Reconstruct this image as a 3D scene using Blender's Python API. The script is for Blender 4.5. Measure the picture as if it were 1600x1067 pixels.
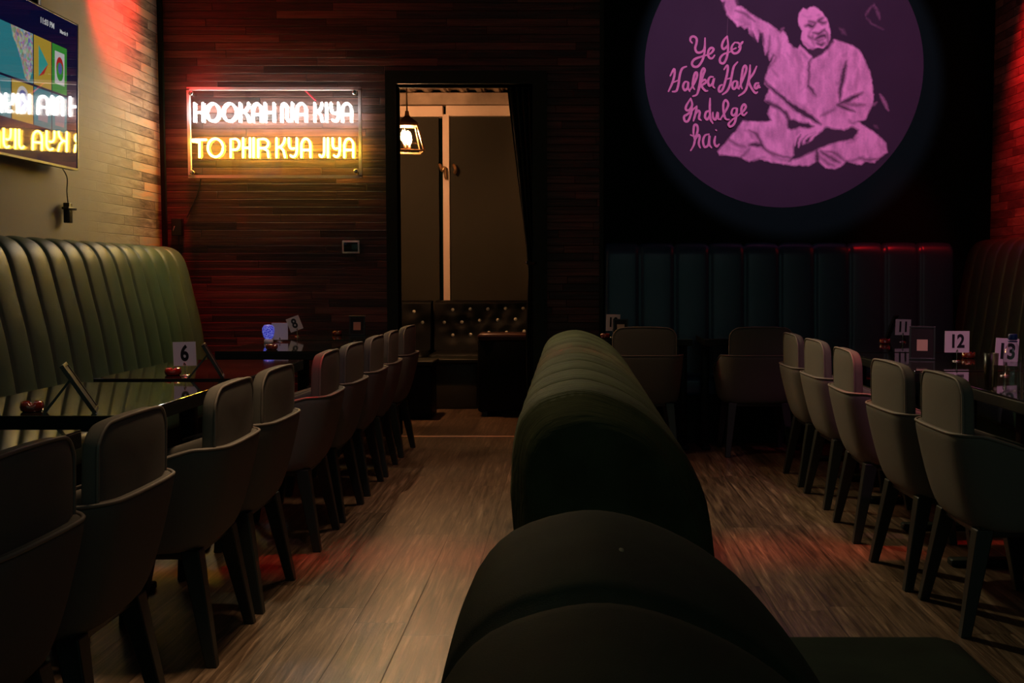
import bpy, bmesh, math, random
import numpy as np
from mathutils import Vector, Matrix, Euler

random.seed(7)
C = bpy.context.scene.collection
for o in list(bpy.data.objects):
    bpy.data.objects.remove(o)
PI = math.pi

# ------------------------------------------------------------------ camera
F = 1700.0
CX, CY = 890.0, 533.5
PITCH = math.atan(103 / F)
CAMZ = 1.16
cd = bpy.data.cameras.new('camera'); cam = bpy.data.objects.new('camera', cd); C.objects.link(cam)
cam.location = (0, 0, CAMZ); cam.rotation_euler = (PI / 2 - PITCH, 0, 0)
cd.sensor_width = 36; cd.lens = F / 1600 * 36; cd.shift_x = -90 / 1600
cd.clip_start = 0.05; cd.clip_end = 60
S = bpy.context.scene
S.camera = cam
# ------------------------------------------------------------------ world, exposure
S.view_settings.view_transform = 'Standard'; S.view_settings.look = 'None'
S.view_settings.exposure = 0.0; S.view_settings.gamma = 1.0
S.view_settings.use_curve_mapping = False
W = bpy.data.worlds.new('world'); S.world = W; W.use_nodes = True
W.node_tree.nodes['Background'].inputs[0].default_value = (.32, .62, .46, 1)
W.node_tree.nodes['Background'].inputs[1].default_value = 0.17

def light(name, kind, loc, color, power, target=None, **kw):
    l = bpy.data.lights.new(name, kind); l.color = color; l.energy = power
    for k, v in kw.items(): setattr(l, k, v)
    o = bpy.data.objects.new(name, l); C.objects.link(o); o.location = loc
    if target is not None:
        o.rotation_euler = (Vector(target) - Vector(loc)).to_track_quat('-Z', 'Y').to_euler()
    return o
RED = (1, .012, .016)
# ceiling lights above the frame: red and warm lamps, plus added unseen fills
light('red_spot', 'SPOT', (-2.25, 6.75, 3.55), RED, 620, (-2.95, 7.0, 3.0), spot_size=math.radians(54), spot_blend=1.0, shadow_soft_size=.04)
light('red_spot', 'SPOT', (-2.60, 7.45, 3.45), RED, 200, (-2.62, 7.8, 1.0), spot_size=math.radians(34), spot_blend=.9, shadow_soft_size=.05)
light('red_spot', 'SPOT', (2.55, 7.0, 3.45), RED, 300, (3.06, 7.0, 2.8), spot_size=math.radians(75), spot_blend=.8, shadow_soft_size=.04)
light('red_spot', 'SPOT', (2.3, 7.0, 3.45), RED, 110, (2.42, 7.88, 1.2), spot_size=math.radians(25), spot_blend=.9, shadow_soft_size=.04)
light('red_strip', 'AREA', (-1.2, 4.45, 3.5), RED, 2.4, (-1.2, 4.45, 0), shape='RECTANGLE', size=2.6, size_y=.04, spread=math.radians(14))
light('red_strip', 'AREA', (1.7, 4.55, 3.5), RED, 2.2, (1.7, 4.55, 0), shape='RECTANGLE', size=2.6, size_y=.04, spread=math.radians(14))
light('mural_fill', 'SPOT', (1.2, 5.0, 3.5), (1, .50, 1.0), 240, (1.54, 7.95, 2.69), spot_size=math.radians(39.4), spot_blend=.06, shadow_soft_size=.05)  # unseen spotlight added to light the painting
light('warm_downlight', 'AREA', (-.75, 3.3, 3.55), (1, .66, .36), 5.0, (-.75, 3.3, 0), shape='DISK', size=.4, spread=math.radians(48))
light('warm_downlight', 'AREA', (-.5, 5.7, 3.55), (1, .60, .34), 6, (-.5, 5.7, 0), shape='DISK', size=.5, spread=math.radians(75))
light('warm_downlight', 'AREA', (.8, 4.6, 3.55), (1, .66, .36), 3.5, (.8, 4.6, 0), shape='DISK', size=.4, spread=math.radians(60))
light('olive_fill', 'SPOT', (-1.1, 7.0, 3.5), (1, .86, .50), 230, (.7, 4.4, .7), spot_size=math.radians(62), spot_blend=.8, shadow_soft_size=.08)  # unseen fill added for the right chairs and the divider top
light('magenta_fill', 'SPOT', (1.5, 2.8, 3.5), (1, .34, .62), 110, (1.9, 5.0, .8), spot_size=math.radians(42), spot_blend=.9, shadow_soft_size=.05)  # unseen fill added to tint the right-hand number cards
light('rose_fill', 'SPOT', (-.7, 2.4, 3.5), (1, .58, .66), 46, (-1.65, 5.3, .8), spot_size=math.radians(46), spot_blend=.9, shadow_soft_size=.05)  # unseen fill added to brighten the left number cards
light('front_fill', 'AREA', (1.0, .2, 3.3), (.8, .80, .85), 2.2, (-.2, 6, .6), shape='RECTANGLE', size=1.5, size_y=.6)  # weak unseen fill added above the viewer's end of the room

def at(u, v, Y):
    """the point of the plane y = Y that the photograph shows at pixel (u, v)"""
    c, s = math.cos(PITCH), math.sin(PITCH)
    a, b = (u - CX) / F, (CY - v) / F
    dy, dz = c + b * s, -s + b * c
    t = Y / dy
    return Vector((a * t, Y, CAMZ + dz * t))

# ------------------------------------------------------------------ materials
def mat(name, col, rough=.6, metal=0, spec=.5, emit=None, estr=0, sheen=0, bump=0, bscale=200, coat=0, var=0, vscale=6):
    m = bpy.data.materials.new(name); m.use_nodes = True
    nt = m.node_tree; b = nt.nodes['Principled BSDF']
    b.inputs['Base Color'].default_value = (*col, 1); b.inputs['Roughness'].default_value = rough
    b.inputs['Metallic'].default_value = metal; b.inputs['Specular IOR Level'].default_value = spec
    b.inputs['Sheen Weight'].default_value = sheen; b.inputs['Coat Weight'].default_value = coat
    b.inputs['Coat Roughness'].default_value = .05
    if emit: b.inputs['Emission Color'].default_value = (*emit, 1); b.inputs['Emission Strength'].default_value = estr
    tc = nt.nodes.new('ShaderNodeTexCoord')
    if bump:
        n = nt.nodes.new('ShaderNodeTexNoise'); n.inputs['Scale'].default_value = bscale; n.inputs['Detail'].default_value = 3
        bp = nt.nodes.new('ShaderNodeBump'); bp.inputs['Strength'].default_value = bump; bp.inputs['Distance'].default_value = .002
        nt.links.new(tc.outputs['Object'], n.inputs['Vector']); nt.links.new(n.outputs['Fac'], bp.inputs['Height'])
        nt.links.new(bp.outputs['Normal'], b.inputs['Normal'])
    if var:
        n = nt.nodes.new('ShaderNodeTexNoise'); n.inputs['Scale'].default_value = vscale; n.inputs['Detail'].default_value = 5
        r = nt.nodes.new('ShaderNodeValToRGB')
        r.color_ramp.elements[0].color = tuple(c * (1 - var) for c in col) + (1,)
        r.color_ramp.elements[1].color = tuple(min(1, c * (1 + var)) for c in col) + (1,)
        r.color_ramp.elements[0].position = .3; r.color_ramp.elements[1].position = .7
        nt.links.new(tc.outputs['Object'], n.inputs['Vector']); nt.links.new(n.outputs['Fac'], r.inputs[0])
        nt.links.new(r.outputs[0], b.inputs['Base Color'])
    return m

def thin_glass(name, tint=(1, 1, 1), refl=.08, rough=.02, graze=.6):
    m = bpy.data.materials.new(name); m.use_nodes = True; nt = m.node_tree; nt.nodes.clear()
    out = nt.nodes.new('ShaderNodeOutputMaterial'); mx = nt.nodes.new('ShaderNodeMixShader')
    t = nt.nodes.new('ShaderNodeBsdfTransparent'); t.inputs[0].default_value = (*tint, 1)
    g = nt.nodes.new('ShaderNodeBsdfGlossy'); g.inputs['Roughness'].default_value = rough
    lw = nt.nodes.new('ShaderNodeLayerWeight'); lw.inputs[0].default_value = .25
    ad = nt.nodes.new('ShaderNodeMath'); ad.operation = 'MULTIPLY_ADD'; ad.inputs[1].default_value = graze; ad.inputs[2].default_value = refl
    nt.links.new(lw.outputs['Facing'], ad.inputs[0]); nt.links.new(ad.outputs[0], mx.inputs[0])
    nt.links.new(t.outputs[0], mx.inputs[1]); nt.links.new(g.outputs[0], mx.inputs[2]); nt.links.new(mx.outputs[0], out.inputs[0])
    return m

def plank_mat(name, cols, axis_u, axis_v, h, w, rough=.6, grain=(1.5, 40), gap=.06, bump=.5, spec=.5, dist=.01, fade=None, contrast=.55, gc=1.5):
    """planks / ledger strips: rows of height h along v, lengths w along u with a random start per row"""
    m = bpy.data.materials.new(name); m.use_nodes = True; nt = m.node_tree; b = nt.nodes['Principled BSDF']
    L = nt.links.new
    def M(op, a, bb=None, c=None):
        n = nt.nodes.new('ShaderNodeMath'); n.operation = op
        for i, x in enumerate((a, bb, c)):
            if x is None: continue
            if isinstance(x, (int, float)): n.inputs[i].default_value = x
            else: L(x, n.inputs[i])
        return n.outputs[0]
    g = nt.nodes.new('ShaderNodeNewGeometry'); sp = nt.nodes.new('ShaderNodeSeparateXYZ'); L(g.outputs['Position'], sp.inputs[0])
    u, v = sp.outputs[axis_u], sp.outputs[axis_v]
    vr = M('DIVIDE', v, h); row = M('FLOOR', vr)
    wn = nt.nodes.new('ShaderNodeTexWhiteNoise'); wn.noise_dimensions = '1D'; L(row, wn.inputs['W'])
    ur = M('ADD', M('DIVIDE', u, w), M('MULTIPLY', wn.outputs['Value'], 7.3)); colm = M('FLOOR', ur)
    cb = nt.nodes.new('ShaderNodeCombineXYZ'); L(row, cb.inputs[0]); L(colm, cb.inputs[1])
    w2 = nt.nodes.new('ShaderNodeTexWhiteNoise'); w2.noise_dimensions = '2D'; L(cb.outputs[0], w2.inputs['Vector'])
    cg = nt.nodes.new('ShaderNodeCombineXYZ')
    L(M('MULTIPLY', u, grain[0]), cg.inputs[0]); L(M('MULTIPLY', v, grain[1]), cg.inputs[1]); L(M('MULTIPLY', w2.outputs['Value'], 31.), cg.inputs[2])
    nz = nt.nodes.new('ShaderNodeTexNoise'); nz.inputs['Scale'].default_value = 1; nz.inputs['Detail'].default_value = 6
    nz.inputs['Roughness'].default_value = .65; nz.inputs['Distortion'].default_value = .6; L(cg.outputs[0], nz.inputs['Vector'])
    tone = M('ADD', M('MULTIPLY', w2.outputs['Value'], contrast), M('MULTIPLY', M('SUBTRACT', nz.outputs['Fac'], .5), gc))
    tone = M('ADD', tone, (1 - contrast) / 2)
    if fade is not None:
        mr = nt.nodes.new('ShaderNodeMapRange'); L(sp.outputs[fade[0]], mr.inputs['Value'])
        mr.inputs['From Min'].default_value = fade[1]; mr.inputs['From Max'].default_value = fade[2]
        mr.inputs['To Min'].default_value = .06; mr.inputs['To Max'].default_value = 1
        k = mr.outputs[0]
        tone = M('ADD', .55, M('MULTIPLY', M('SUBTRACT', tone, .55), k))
    r = nt.nodes.new('ShaderNodeValToRGB'); L(tone, r.inputs[0])
    els = r.color_ramp.elements
    while len(els) < len(cols): els.new(.5)
    for i, c in enumerate(cols): els[i].position = i / (len(cols) - 1) * .8 + .1; els[i].color = (*c, 1)
    fv = M('FRACT', vr); fu = M('FRACT', ur)
    ev = M('MINIMUM', fv, M('SUBTRACT', 1., fv)); eu = M('MULTIPLY', M('MINIMUM', fu, M('SUBTRACT', 1., fu)), w / h)
    e = M('MINIMUM', ev, eu)
    st = nt.nodes.new('ShaderNodeMapRange'); L(e, st.inputs['Value']); st.inputs['From Min'].default_value = 0; st.inputs['From Max'].default_value = gap
    st.inputs['To Min'].default_value = .0; st.inputs['To Max'].default_value = 1
    seam = st.outputs[0]
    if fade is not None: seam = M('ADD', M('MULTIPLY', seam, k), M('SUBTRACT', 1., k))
    mx = nt.nodes.new('ShaderNodeMix'); mx.data_type = 'RGBA'; L(seam, mx.inputs['Factor'])
    mx.inputs['A'].default_value = tuple(c * .35 for c in cols[0]) + (1,); L(r.outputs[0], mx.inputs['B'])
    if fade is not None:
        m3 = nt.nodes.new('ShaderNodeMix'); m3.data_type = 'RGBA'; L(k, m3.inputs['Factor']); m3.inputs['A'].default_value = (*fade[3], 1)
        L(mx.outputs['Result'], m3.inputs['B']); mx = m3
    L(mx.outputs['Result'], b.inputs['Base Color'])
    hgt = M('ADD', M('MULTIPLY', seam, .6), M('ADD', M('MULTIPLY', w2.outputs['Value'], .8 if fade else .5), M('MULTIPLY', nz.outputs['Fac'], .6)))
    if fade is not None: hgt = M('MULTIPLY', hgt, k)
    bp = nt.nodes.new('ShaderNodeBump'); bp.inputs['Strength'].default_value = bump; bp.inputs['Distance'].default_value = dist
    L(hgt, bp.inputs['Height']); L(bp.outputs['Normal'], b.inputs['Normal'])
    b.inputs['Roughness'].default_value = rough; b.inputs['Specular IOR Level'].default_value = spec
    return m

M_wood = plank_mat('dark_wood_cladding', [(.008, .004, .003), (.033, .012, .009), (.080, .028, .020), (.145, .056, .040)], 0, 2, .055, .85, rough=.55, bump=.6, grain=(2, 45))
M_ledge_r = plank_mat('ledger_brick_right', [(.05, .022, .018), (.14, .07, .05), (.30, .17, .12)], 1, 2, .06, .42, rough=.7, bump=.8, grain=(5, 20))
M_ledge_l = plank_mat('ledger_brick_left', [(.04, .022, .014), (.17, .11, .075), (.30, .23, .17), (.42, .22, .12)], 1, 2, .062, .55, rough=.7, bump=.7, grain=(4, 18), fade=(1, 6.35, 7.45, (.46, .43, .33)))  # brick darkens into the corner; neon falloff and glare put into the colour
M_floor = plank_mat('wood_floor', [(.016, .009, .005), (.062, .038, .023), (.125, .080, .050), (.26, .175, .115)], 1, 0, .18, 1.25, rough=.36, gap=.012, bump=.25, grain=(3.0, 55), dist=.005, contrast=.22, gc=2.0)
M_black = mat('black_paint', (.003, .011, .008), .9, spec=.05)
M_trim = mat('black_trim', (.009, .020, .014), .6, spec=.2)
M_ceil = mat('dark_ceiling', (.02, .022, .02), .8)
M_green = mat('olive_green_leather', (.050, .098, .056), .46, bump=.25, bscale=300, var=.12)
M_blue = mat('teal_leather', (.012, .058, .125), .32, bump=.2, bscale=300)
M_greenR = mat('dark_green_leather', (.026, .062, .036), .42, bump=.2, bscale=300)
M_sofa2 = mat('smooth_green_velvet', (.014, .025, .014), .8, bump=.25, bscale=500, var=.3, vscale=8, spec=.07)
M_sofa = mat('dark_green_velvet', (.034, .042, .021), .8, bump=.6, bscale=1, var=.3, vscale=8, spec=.07)
# fine creases running across the padded top
nt = M_sofa.node_tree; mp = nt.nodes.new('ShaderNodeMapping'); mp.inputs['Scale'].default_value = (5, 75, 9)
nz = [n for n in nt.nodes if n.type == 'TEX_NOISE' and n.inputs['Scale'].default_value == 1][0]; nz.inputs['Distortion'].default_value = .8
nt.links.new([n for n in nt.nodes if n.type == 'TEX_COORD'][0].outputs['Object'], mp.inputs['Vector']); nt.links.new(mp.outputs[0], nz.inputs['Vector'])
[n for n in nt.nodes if n.type == 'BUMP'][0].inputs['Distance'].default_value = .012
M_plinth = mat('black_plinth', (.009, .018, .013), .6, spec=.15)
M_chair = mat('grey_brown_fabric', (.125, .112, .098), .85, spec=.2, bump=.3, bscale=700)
M_chair2 = mat('seat_fabric', (.150, .125, .112), .8, spec=.25, bump=.3, bscale=700)
M_pipe = mat('piping_fabric', (.17, .14, .12), .6)
M_leg = mat('black_wood_leg', (.012, .014, .013), .4)
M_top = mat('black_glass_tabletop', (.010, .014, .010), .045, spec=.9, coat=.5)
M_edge = mat('black_table_edge', (.006, .009, .007), .5, spec=.2)
M_glassedge = mat('glass_edge', (.10, .13, .09), .15, spec=.8)
M_steel = mat('steel', (.6, .58, .55), .25, metal=1)
M_white = mat('white_card', (.78, .74, .76), .5)
M_ink = mat('black_ink', (.01, .01, .015), .5)
M_plastic = mat('black_plastic', (.012, .014, .013), .35)
M_amber = mat('amber_red_glass', (.16, .018, .008), .08, spec=.9, coat=1)
M_label = mat('salmon_label', (.55, .27, .18), .5)
M_label2 = mat('pale_label', (.62, .42, .30), .5)
M_brass = mat('brass', (.62, .36, .18), .3, metal=.9)
M_clear = thin_glass('clear_glass')
M_acrylic = thin_glass('clear_acrylic', refl=.015)
M_wneon = mat('white_neon', (1, 1, 1), emit=(1, .97, .93), estr=36)
M_yneon = mat('yellow_neon', (1, .8, .2), emit=(1, .60, .05), estr=62)
M_rim = mat('acrylic_edge', (.85, .82, .82), .3, spec=.6)
M_mesh = mat('mullion', (.82, .62, .48), .5)
M_shade = mat('roller_shade', (.026, .023, .013), .85)
M_deck = mat('corrugated_deck', (.34, .25, .18), .5, var=.3)
M_tuft = mat('black_leather', (.004, .005, .004), .55, spec=.2)
M_diam = mat('crystal_button', (.9, .85, .72), .15, spec=1)

# ------------------------------------------------------------------ mesh helpers
def obj(name, bm, m, parent=None, smooth=True, sub=0, bevel=0):
    me = bpy.data.meshes.new(name)
    bmesh.ops.recalc_face_normals(bm, faces=bm.faces)
    if smooth:
        for f in bm.faces: f.smooth = True
    bm.to_mesh(me); bm.free()
    me.materials.append(m)
    o = bpy.data.objects.new(name, me); C.objects.link(o)
    if parent: o.parent = parent
    if bevel:
        b = o.modifiers.new('bevel', 'BEVEL'); b.width = bevel; b.segments = 3; b.limit_method = 'ANGLE'; b.angle_limit = math.radians(40)
        if smooth: me.set_sharp_from_angle(angle=math.radians(35))
    if sub:
        s = o.modifiers.new('sub', 'SUBSURF'); s.levels = sub; s.render_levels = sub
    return o

def tag(o, label, cat, group=None):
    o['label'] = label; o['category'] = cat
    if group: o['group'] = group
    return o

def thing(name, label, cat, loc=(0, 0, 0), rotz=0, group=None):
    o = bpy.data.objects.new(name, None); C.objects.link(o); o.empty_display_size = .05
    o.location = loc; o.rotation_euler = (0, 0, rotz)
    return tag(o, label, cat, group)

def struct(name, bm, m, **k):
    o = obj(name, bm, m, smooth=False, **k); o['kind'] = 'structure'; return o

def dup(root, loc, rotz, label, group=None):
    r = root.copy(); C.objects.link(r); r.location = loc; r.rotation_euler = (root.rotation_euler[0], root.rotation_euler[1], rotz); r['label'] = label
    if group: r['group'] = group
    for ch in list(root.children):
        c = ch.copy(); C.objects.link(c); c.parent = r
        for g in ch.children:
            d = g.copy(); C.objects.link(d); d.parent = c
    return r

def box(bm, x0, x1, y0, y1, z0, z1, M=None):
    vs = [bm.verts.new((x, y, z)) for z in (z0, z1) for y in (y0, y1) for x in (x0, x1)]
    if M is not None:
        for v in vs: v.co = M @ v.co
    for f in ((0, 2, 3, 1), (4, 5, 7, 6), (0, 1, 5, 4), (2, 6, 7, 3), (0, 4, 6, 2), (1, 3, 7, 5)):
        bm.faces.new([vs[i] for i in f])
    return bm

def B(*a, M=None):
    return box(bmesh.new(), *a, M=M)

def rbox(x0, x1, y0, y1, z0, z1, r=.02, seg=3, M=None):
    bm = B(x0, x1, y0, y1, z0, z1)
    bmesh.ops.bevel(bm, geom=list(bm.edges), offset=r, segments=seg, profile=.5, affect='EDGES')
    if M is not None: bmesh.ops.transform(bm, matrix=M, verts=bm.verts)
    return bm

def loft(bm, rings, closed=True, caps=True):
    R = [[bm.verts.new(p) for p in r] for r in rings]
    n = len(R[0])
    for i in range(len(R) - 1):
        for j in range(n if closed else n - 1):
            k = (j + 1) % n
            bm.faces.new((R[i][j], R[i][k], R[i + 1][k], R[i + 1][j]))
    if caps and closed:
        bm.faces.new(R[0][::-1]); bm.faces.new(R[-1])
    return bm

def smoothpath(pts, n=6, closed=False):
    P = [Vector(p) for p in pts]
    if len(P) < 3: return P
    out = []
    N = len(P)
    for i in range(N if closed else N - 1):
        if closed: p0, p1, p2, p3 = P[i - 1], P[i], P[(i + 1) % N], P[(i + 2) % N]
        else: p0, p1, p2, p3 = P[max(i - 1, 0)], P[i], P[i + 1], P[min(i + 2, N - 1)]
        for k in range(n):
            t = k / n
            out.append(.5 * ((2 * p1) + (p2 - p0) * t + (2 * p0 - 5 * p1 + 4 * p2 - p3) * t * t + (3 * p1 - p0 - 3 * p2 + p3) * t ** 3))
    if not closed: out.append(P[-1])
    return out

def tube(bm, pts, r, seg=8, closed=False):
    P = [Vector(p) for p in pts]; rings = []
    up = Vector((0, 0, 1)); N = len(P); nrm = None
    for i in range(N):
        if closed: t = (P[(i + 1) % N] - P[i - 1])
        else: t = P[min(i + 1, N - 1)] - P[max(i - 1, 0)]
        t.normalize()
        if nrm is None: nrm = t.orthogonal().normalized()
        nrm = (nrm - t * nrm.dot(t)).normalized()
        bn = t.cross(nrm)
        rr = r[i] if isinstance(r, (list, tuple)) else r
        rings.append([P[i] + rr * (math.cos(a) * nrm + math.sin(a) * bn) for a in [2 * PI * k / seg for k in range(seg)]])
    if closed:
        R = [[bm.verts.new(p) for p in q] for q in rings]
        # best rotational match for the closing ring
        off = min(range(seg), key=lambda s: sum((R[0][(j + s) % seg].co - R[-1][j].co).length for j in range(seg)))
        for i in range(N):
            for j in range(seg):
                k = (j + 1) % seg
                if i < N - 1: bm.faces.new((R[i][j], R[i][k], R[i + 1][k], R[i + 1][j]))
                else: bm.faces.new((R[i][j], R[i][k], R[0][(k + off) % seg], R[0][(j + off) % seg]))
        return bm
    # round ends
    for e, s in ((0, -1), (-1, 1)):
        c = P[e]; d = (P[e] - P[1 if e == 0 else -2]).normalized(); rr = (r[e] if isinstance(r, (list, tuple)) else r)
        ring = [c + (q - c) * .6 + d * rr * .75 for q in rings[e]]
        if e == 0: rings.insert(0, ring)
        else: rings.append(ring)
    return loft(bm, rings)

def lathe(bm, prof, seg=20, M=None):
    rings = [[Vector((r * math.cos(2 * PI * k / seg), r * math.sin(2 * PI * k / seg), z)) for k in range(seg)] for r, z in prof]
    if M is not None: rings = [[M @ p for p in q] for q in rings]
    return loft(bm, rings)

def text_bm(s, size, extrude=.0006, bold=.0, M=None):
    cu = bpy.data.curves.new('t', 'FONT'); cu.body = s; cu.size = size; cu.extrude = extrude; cu.offset = bold
    cu.align_x = 'CENTER'; cu.align_y = 'CENTER'; cu.resolution_u = 4
    o = bpy.data.objects.new('t', cu); C.objects.link(o)
    dg = bpy.context.evaluated_depsgraph_get(); dg.update()
    me = bpy.data.meshes.new_from_object(o.evaluated_get(dg))
    bm = bmesh.new(); bm.from_mesh(me)
    bpy.data.objects.remove(o); bpy.data.curves.remove(cu); bpy.data.meshes.remove(me)
    if M is not None: bmesh.ops.transform(bm, matrix=M, verts=bm.verts)
    return bm

# ------------------------------------------------------------------ room shell
LX, RX, BY, MY = -2.9, 3.06, 7.8, 7.95          # left wall, right wall, wood wall face, mural wall face
H = 3.65
DX0, DX1, DZ = -1.228, -.262, 2.512             # doorway
EX = .212                                       # end of the wood cladding
struct('floor', B(-3.1, 3.3, -1.5, 11.0, -.08, 0), M_floor)
struct('ceiling', B(-3.1, 3.3, -1.5, 8.1, H, H + .1), M_ceil)
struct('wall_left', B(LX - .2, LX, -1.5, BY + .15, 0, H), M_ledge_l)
struct('wall_right', B(RX, RX + .2, -1.5, MY, 0, H), M_ledge_r)
bm = B(LX, DX0, BY, BY + .14, 0, H); box(bm, DX0, DX1, BY, BY + .14, DZ, H); box(bm, DX1, EX, BY, BY + .14, 0, H)
struct('wall_back', bm, M_wood)
struct('wall_mural', B(EX, RX + .2, MY, MY + .15, 0, H), M_black)
struct('trim_1', B(LX, LX + .03, BY - .03, BY, 1.2, H), M_trim)
struct('trim_2', B(EX - .0, EX + .03, BY - .01, MY, 0, H), M_trim)
bm = B(DX0 - .075, DX0, BY - .03, BY + .16, 0, DZ + .09); box(bm, DX1, DX1 + .10, BY - .03, BY + .16, 0, DZ + .09)
box(bm, DX0, DX1, BY - .03, BY + .16, DZ, DZ + .09)
struct('trim_3', bm, M_trim)
M_thr = mat('brass_threshold', (.9, .6, .4), .4)
tag(obj('threshold_strip', rbox(DX0 - .0, DX1, BY - .025, BY + .0, .0, .006, .002, 1), M_thr), 'thin brass threshold strip across the floor of the doorway', 'threshold')

# ------------------------------------------------------------------ the room beyond the doorway
struct('wall_lounge_left', B(-2.15, -2.05, BY + .14, 10.85, 0, 3.0), M_black)
struct('wall_lounge_right', B(.10, .20, BY + .15, 10.85, 0, 3.0), M_black)
GY = 10.7
zb0 = at(700, 183, GY).z; zb1 = at(700, 168, GY).z
struct('wall_lounge_back', B(-2.1, .15, GY + .1, GY + .2, 0, 3.0), M_black)
# corrugated deck
bm = bmesh.new(); rows = []
n = 150
for yy in (BY + .15, GY + .1):
    rr = []
    for i in range(n):
        x = -2.05 + 2.15 * i / (n - 1); ph = ((x + .55 * (yy - 9)) / .17) % 1
        z = 2.93 + (.045 if ph < .4 else (-.0 if ph > .55 and ph < .85 else .02))
        rr.append(Vector((x, yy, z)))
    rows.append(rr)
loft(bm, rows, closed=False); o = struct('ceiling_lounge', bm, M_deck)
s = o.modifiers.new('solid', 'SOLIDIFY'); s.thickness = .03; s.offset = 1
w = bpy.data.objects.new('window_1', None); C.objects.link(w); w['kind'] = 'structure'
px = at(698, 300, GY).x
obj('window_header', B(-2.05, px - .03, GY - .04, GY + .08, zb0, zb1 + .01), M_mesh, w, smooth=False, bevel=.004)
obj('window_header', B(px + .0, .1, GY - .04, GY + .08, zb0 + .005, zb1 + .015), M_mesh, w, smooth=False, bevel=.004)
obj('window_header', B(-2.05, .1, GY - .06, GY + .08, zb1 + .02, 2.925), M_deck, w, smooth=False, bevel=.004)
obj('mullion', B(px - .032, px + .032, GY - .05, GY + .03, .5, zb0 + .02), M_mesh, w, smooth=False, bevel=.004)
for i, (a, b_) in enumerate(((-2.03, px - .075), (px + .035, .1))):
    s = obj('roller_shade', B(a, b_, GY + .0, GY + .012, .55, zb0), M_shade, w, smooth=False)
    obj('hem_bar', rbox(a, b_, GY - .005, GY + .02, .53, .56, .006), M_trim, s)
# clips near the post
bm = bmesh.new(); tube(bm, smoothpath([at(687, 258, GY - .1), at(691, 266, GY - .12), at(695, 262, GY - .12), at(697, 278, GY - .1)], 5), .018, 8)
obj('shade_chain_bracket', bm, M_brass, w)
bm = bmesh.new(); tube(bm, smoothpath([at(709, 258, GY - .1), at(712, 264, GY - .12), at(711, 270, GY - .1)], 5), .016, 8)
obj('shade_chain_bracket', bm, M_brass, w)

def tufted(name, x0, x1, yb, zt, zs, label, btn, cat='sofa'):
    t = thing(name, label, cat, ((x0 + x1) / 2, yb, 0))
    hw = (x1 - x0) / 2
    nx, nz = int(hw * 2 / .025), 24
    cx, cz = .165, .12
    def depth(x, z):
        d = 0
        best = 9
        for bx, bz in btn:
            q = math.hypot(x - bx, (z - bz)); best = min(best, q)
        return .03 * min(1, best / .09) ** .6
    bm = bmesh.new(); rows = []
    for j in range(nz + 1):
        z = zs + (zt - zs) * j / nz
        lean = .10 - .08 * j / nz
        rows.append([Vector((-hw + 2 * hw * i / nx, -.12 - lean - depth(-hw + 2 * hw * i / nx, z), z)) for i in range(nx + 1)])
    rows.append([Vector((p.x, -.02, zt + .015)) for p in rows[-1]])
    rows.append([Vector((p.x, 0, zt)) for p in rows[-1]]); rows.append([Vector((p.x, 0, zs)) for p in rows[-1]])
    loft(bm, rows, closed=False); obj('backrest', bm, M_tuft, t)
    obj('seat', rbox(-hw, hw, -.75, -.12, zs - .16, zs, .04), M_tuft, t)
    obj('base', rbox(-hw + .01, hw - .01, -.70, -.02, .0, zs - .16, .01), M_plinth, t)
    for bx, bz in btn:
        lean = .10 - .08 * (bz - zs) / (zt - zs)
        b = bmesh.new(); bmesh.ops.create_uvsphere(b, u_segments=10, v_segments=6, radius=.018, matrix=Matrix.Translation((bx, -.125 - lean, bz)))
        obj('button', b, M_diam, t)
    return t
def pxbtn(pts, cx, Y=10.25): return [(at(u, v, Y).x - cx, at(u, v, Y).z) for u, v in pts]
xa, xb = at(677, 500, 10.3).x, .09
tufted('tufted_sofa', xa, xb, GY - .1, .905, .45, 'long black tufted leather sofa with crystal buttons under the roller shades, seen through the doorway',
       pxbtn([(704, 485), (732, 484), (760, 484), (788, 483), (816, 483), (691, 505), (719, 504.5), (747, 502), (776, 501), (804, 500), (705, 525), (733, 524), (762, 521), (790, 521), (818, 519)], (xa + xb) / 2))
xa, xb = -2.0, at(671, 500, 10.3).x
tufted('tufted_sofa', xa, xb, GY - .1, .905, .45, 'short black tufted corner sofa seat at the left, seen just inside the doorway',
       pxbtn([(642.5, 488), (656.5, 505)], (xa + xb) / 2))
t = thing('armchair', 'dark boxy club armchair with a reddish top edge inside the doorway', 'armchair', (-.42, 9.2, 0))
obj('armrest', rbox(-.335, -.18, -.28, .35, .03, .655, .03), M_tuft, t)
obj('armrest', rbox(.20, .35, -.28, .35, .03, .655, .03), M_tuft, t)
obj('backrest', rbox(-.335, .35, -.30, -.12, .04, .64, .02), M_tuft, t)
obj('top_roll', rbox(-.335, .35, -.315, -.11, .625, .69, .03), mat('maroon_leather', (.06, .018, .014), .4), t)
obj('seat', rbox(-.18, .20, -.12, .40, .12, .42, .03), M_tuft, t)
for x in (-.28, .30):
    for y in (-.26, .28): obj('leg', B(x - .02, x + .02, y - .02, y + .02, 0, .04), M_leg, t, smooth=False)
t = thing('pouf_table', 'low dark cube table just inside the doorway at the left', 'table', (-1.30, 8.95, 0))
obj('tabletop', rbox(-.20, .20, -.2, .2, .43, .47, .01), M_edge, t); obj('body', rbox(-.18, .18, -.18, .18, 0, .43, .015), M_tuft, t)
t = thing('side_table', 'small dark square side table in front of the tufted sofa, beyond the doorway', 'table', (-1.0, 9.58, 0))
obj('tabletop', rbox(-.22, .22, -.2, .2, .40, .44, .01), M_edge, t); obj('body', rbox(-.17, .2, -.16, .16, 0, .40, .01), mat('brown_cabinet', (.03, .028, .016), .5), t)

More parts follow.
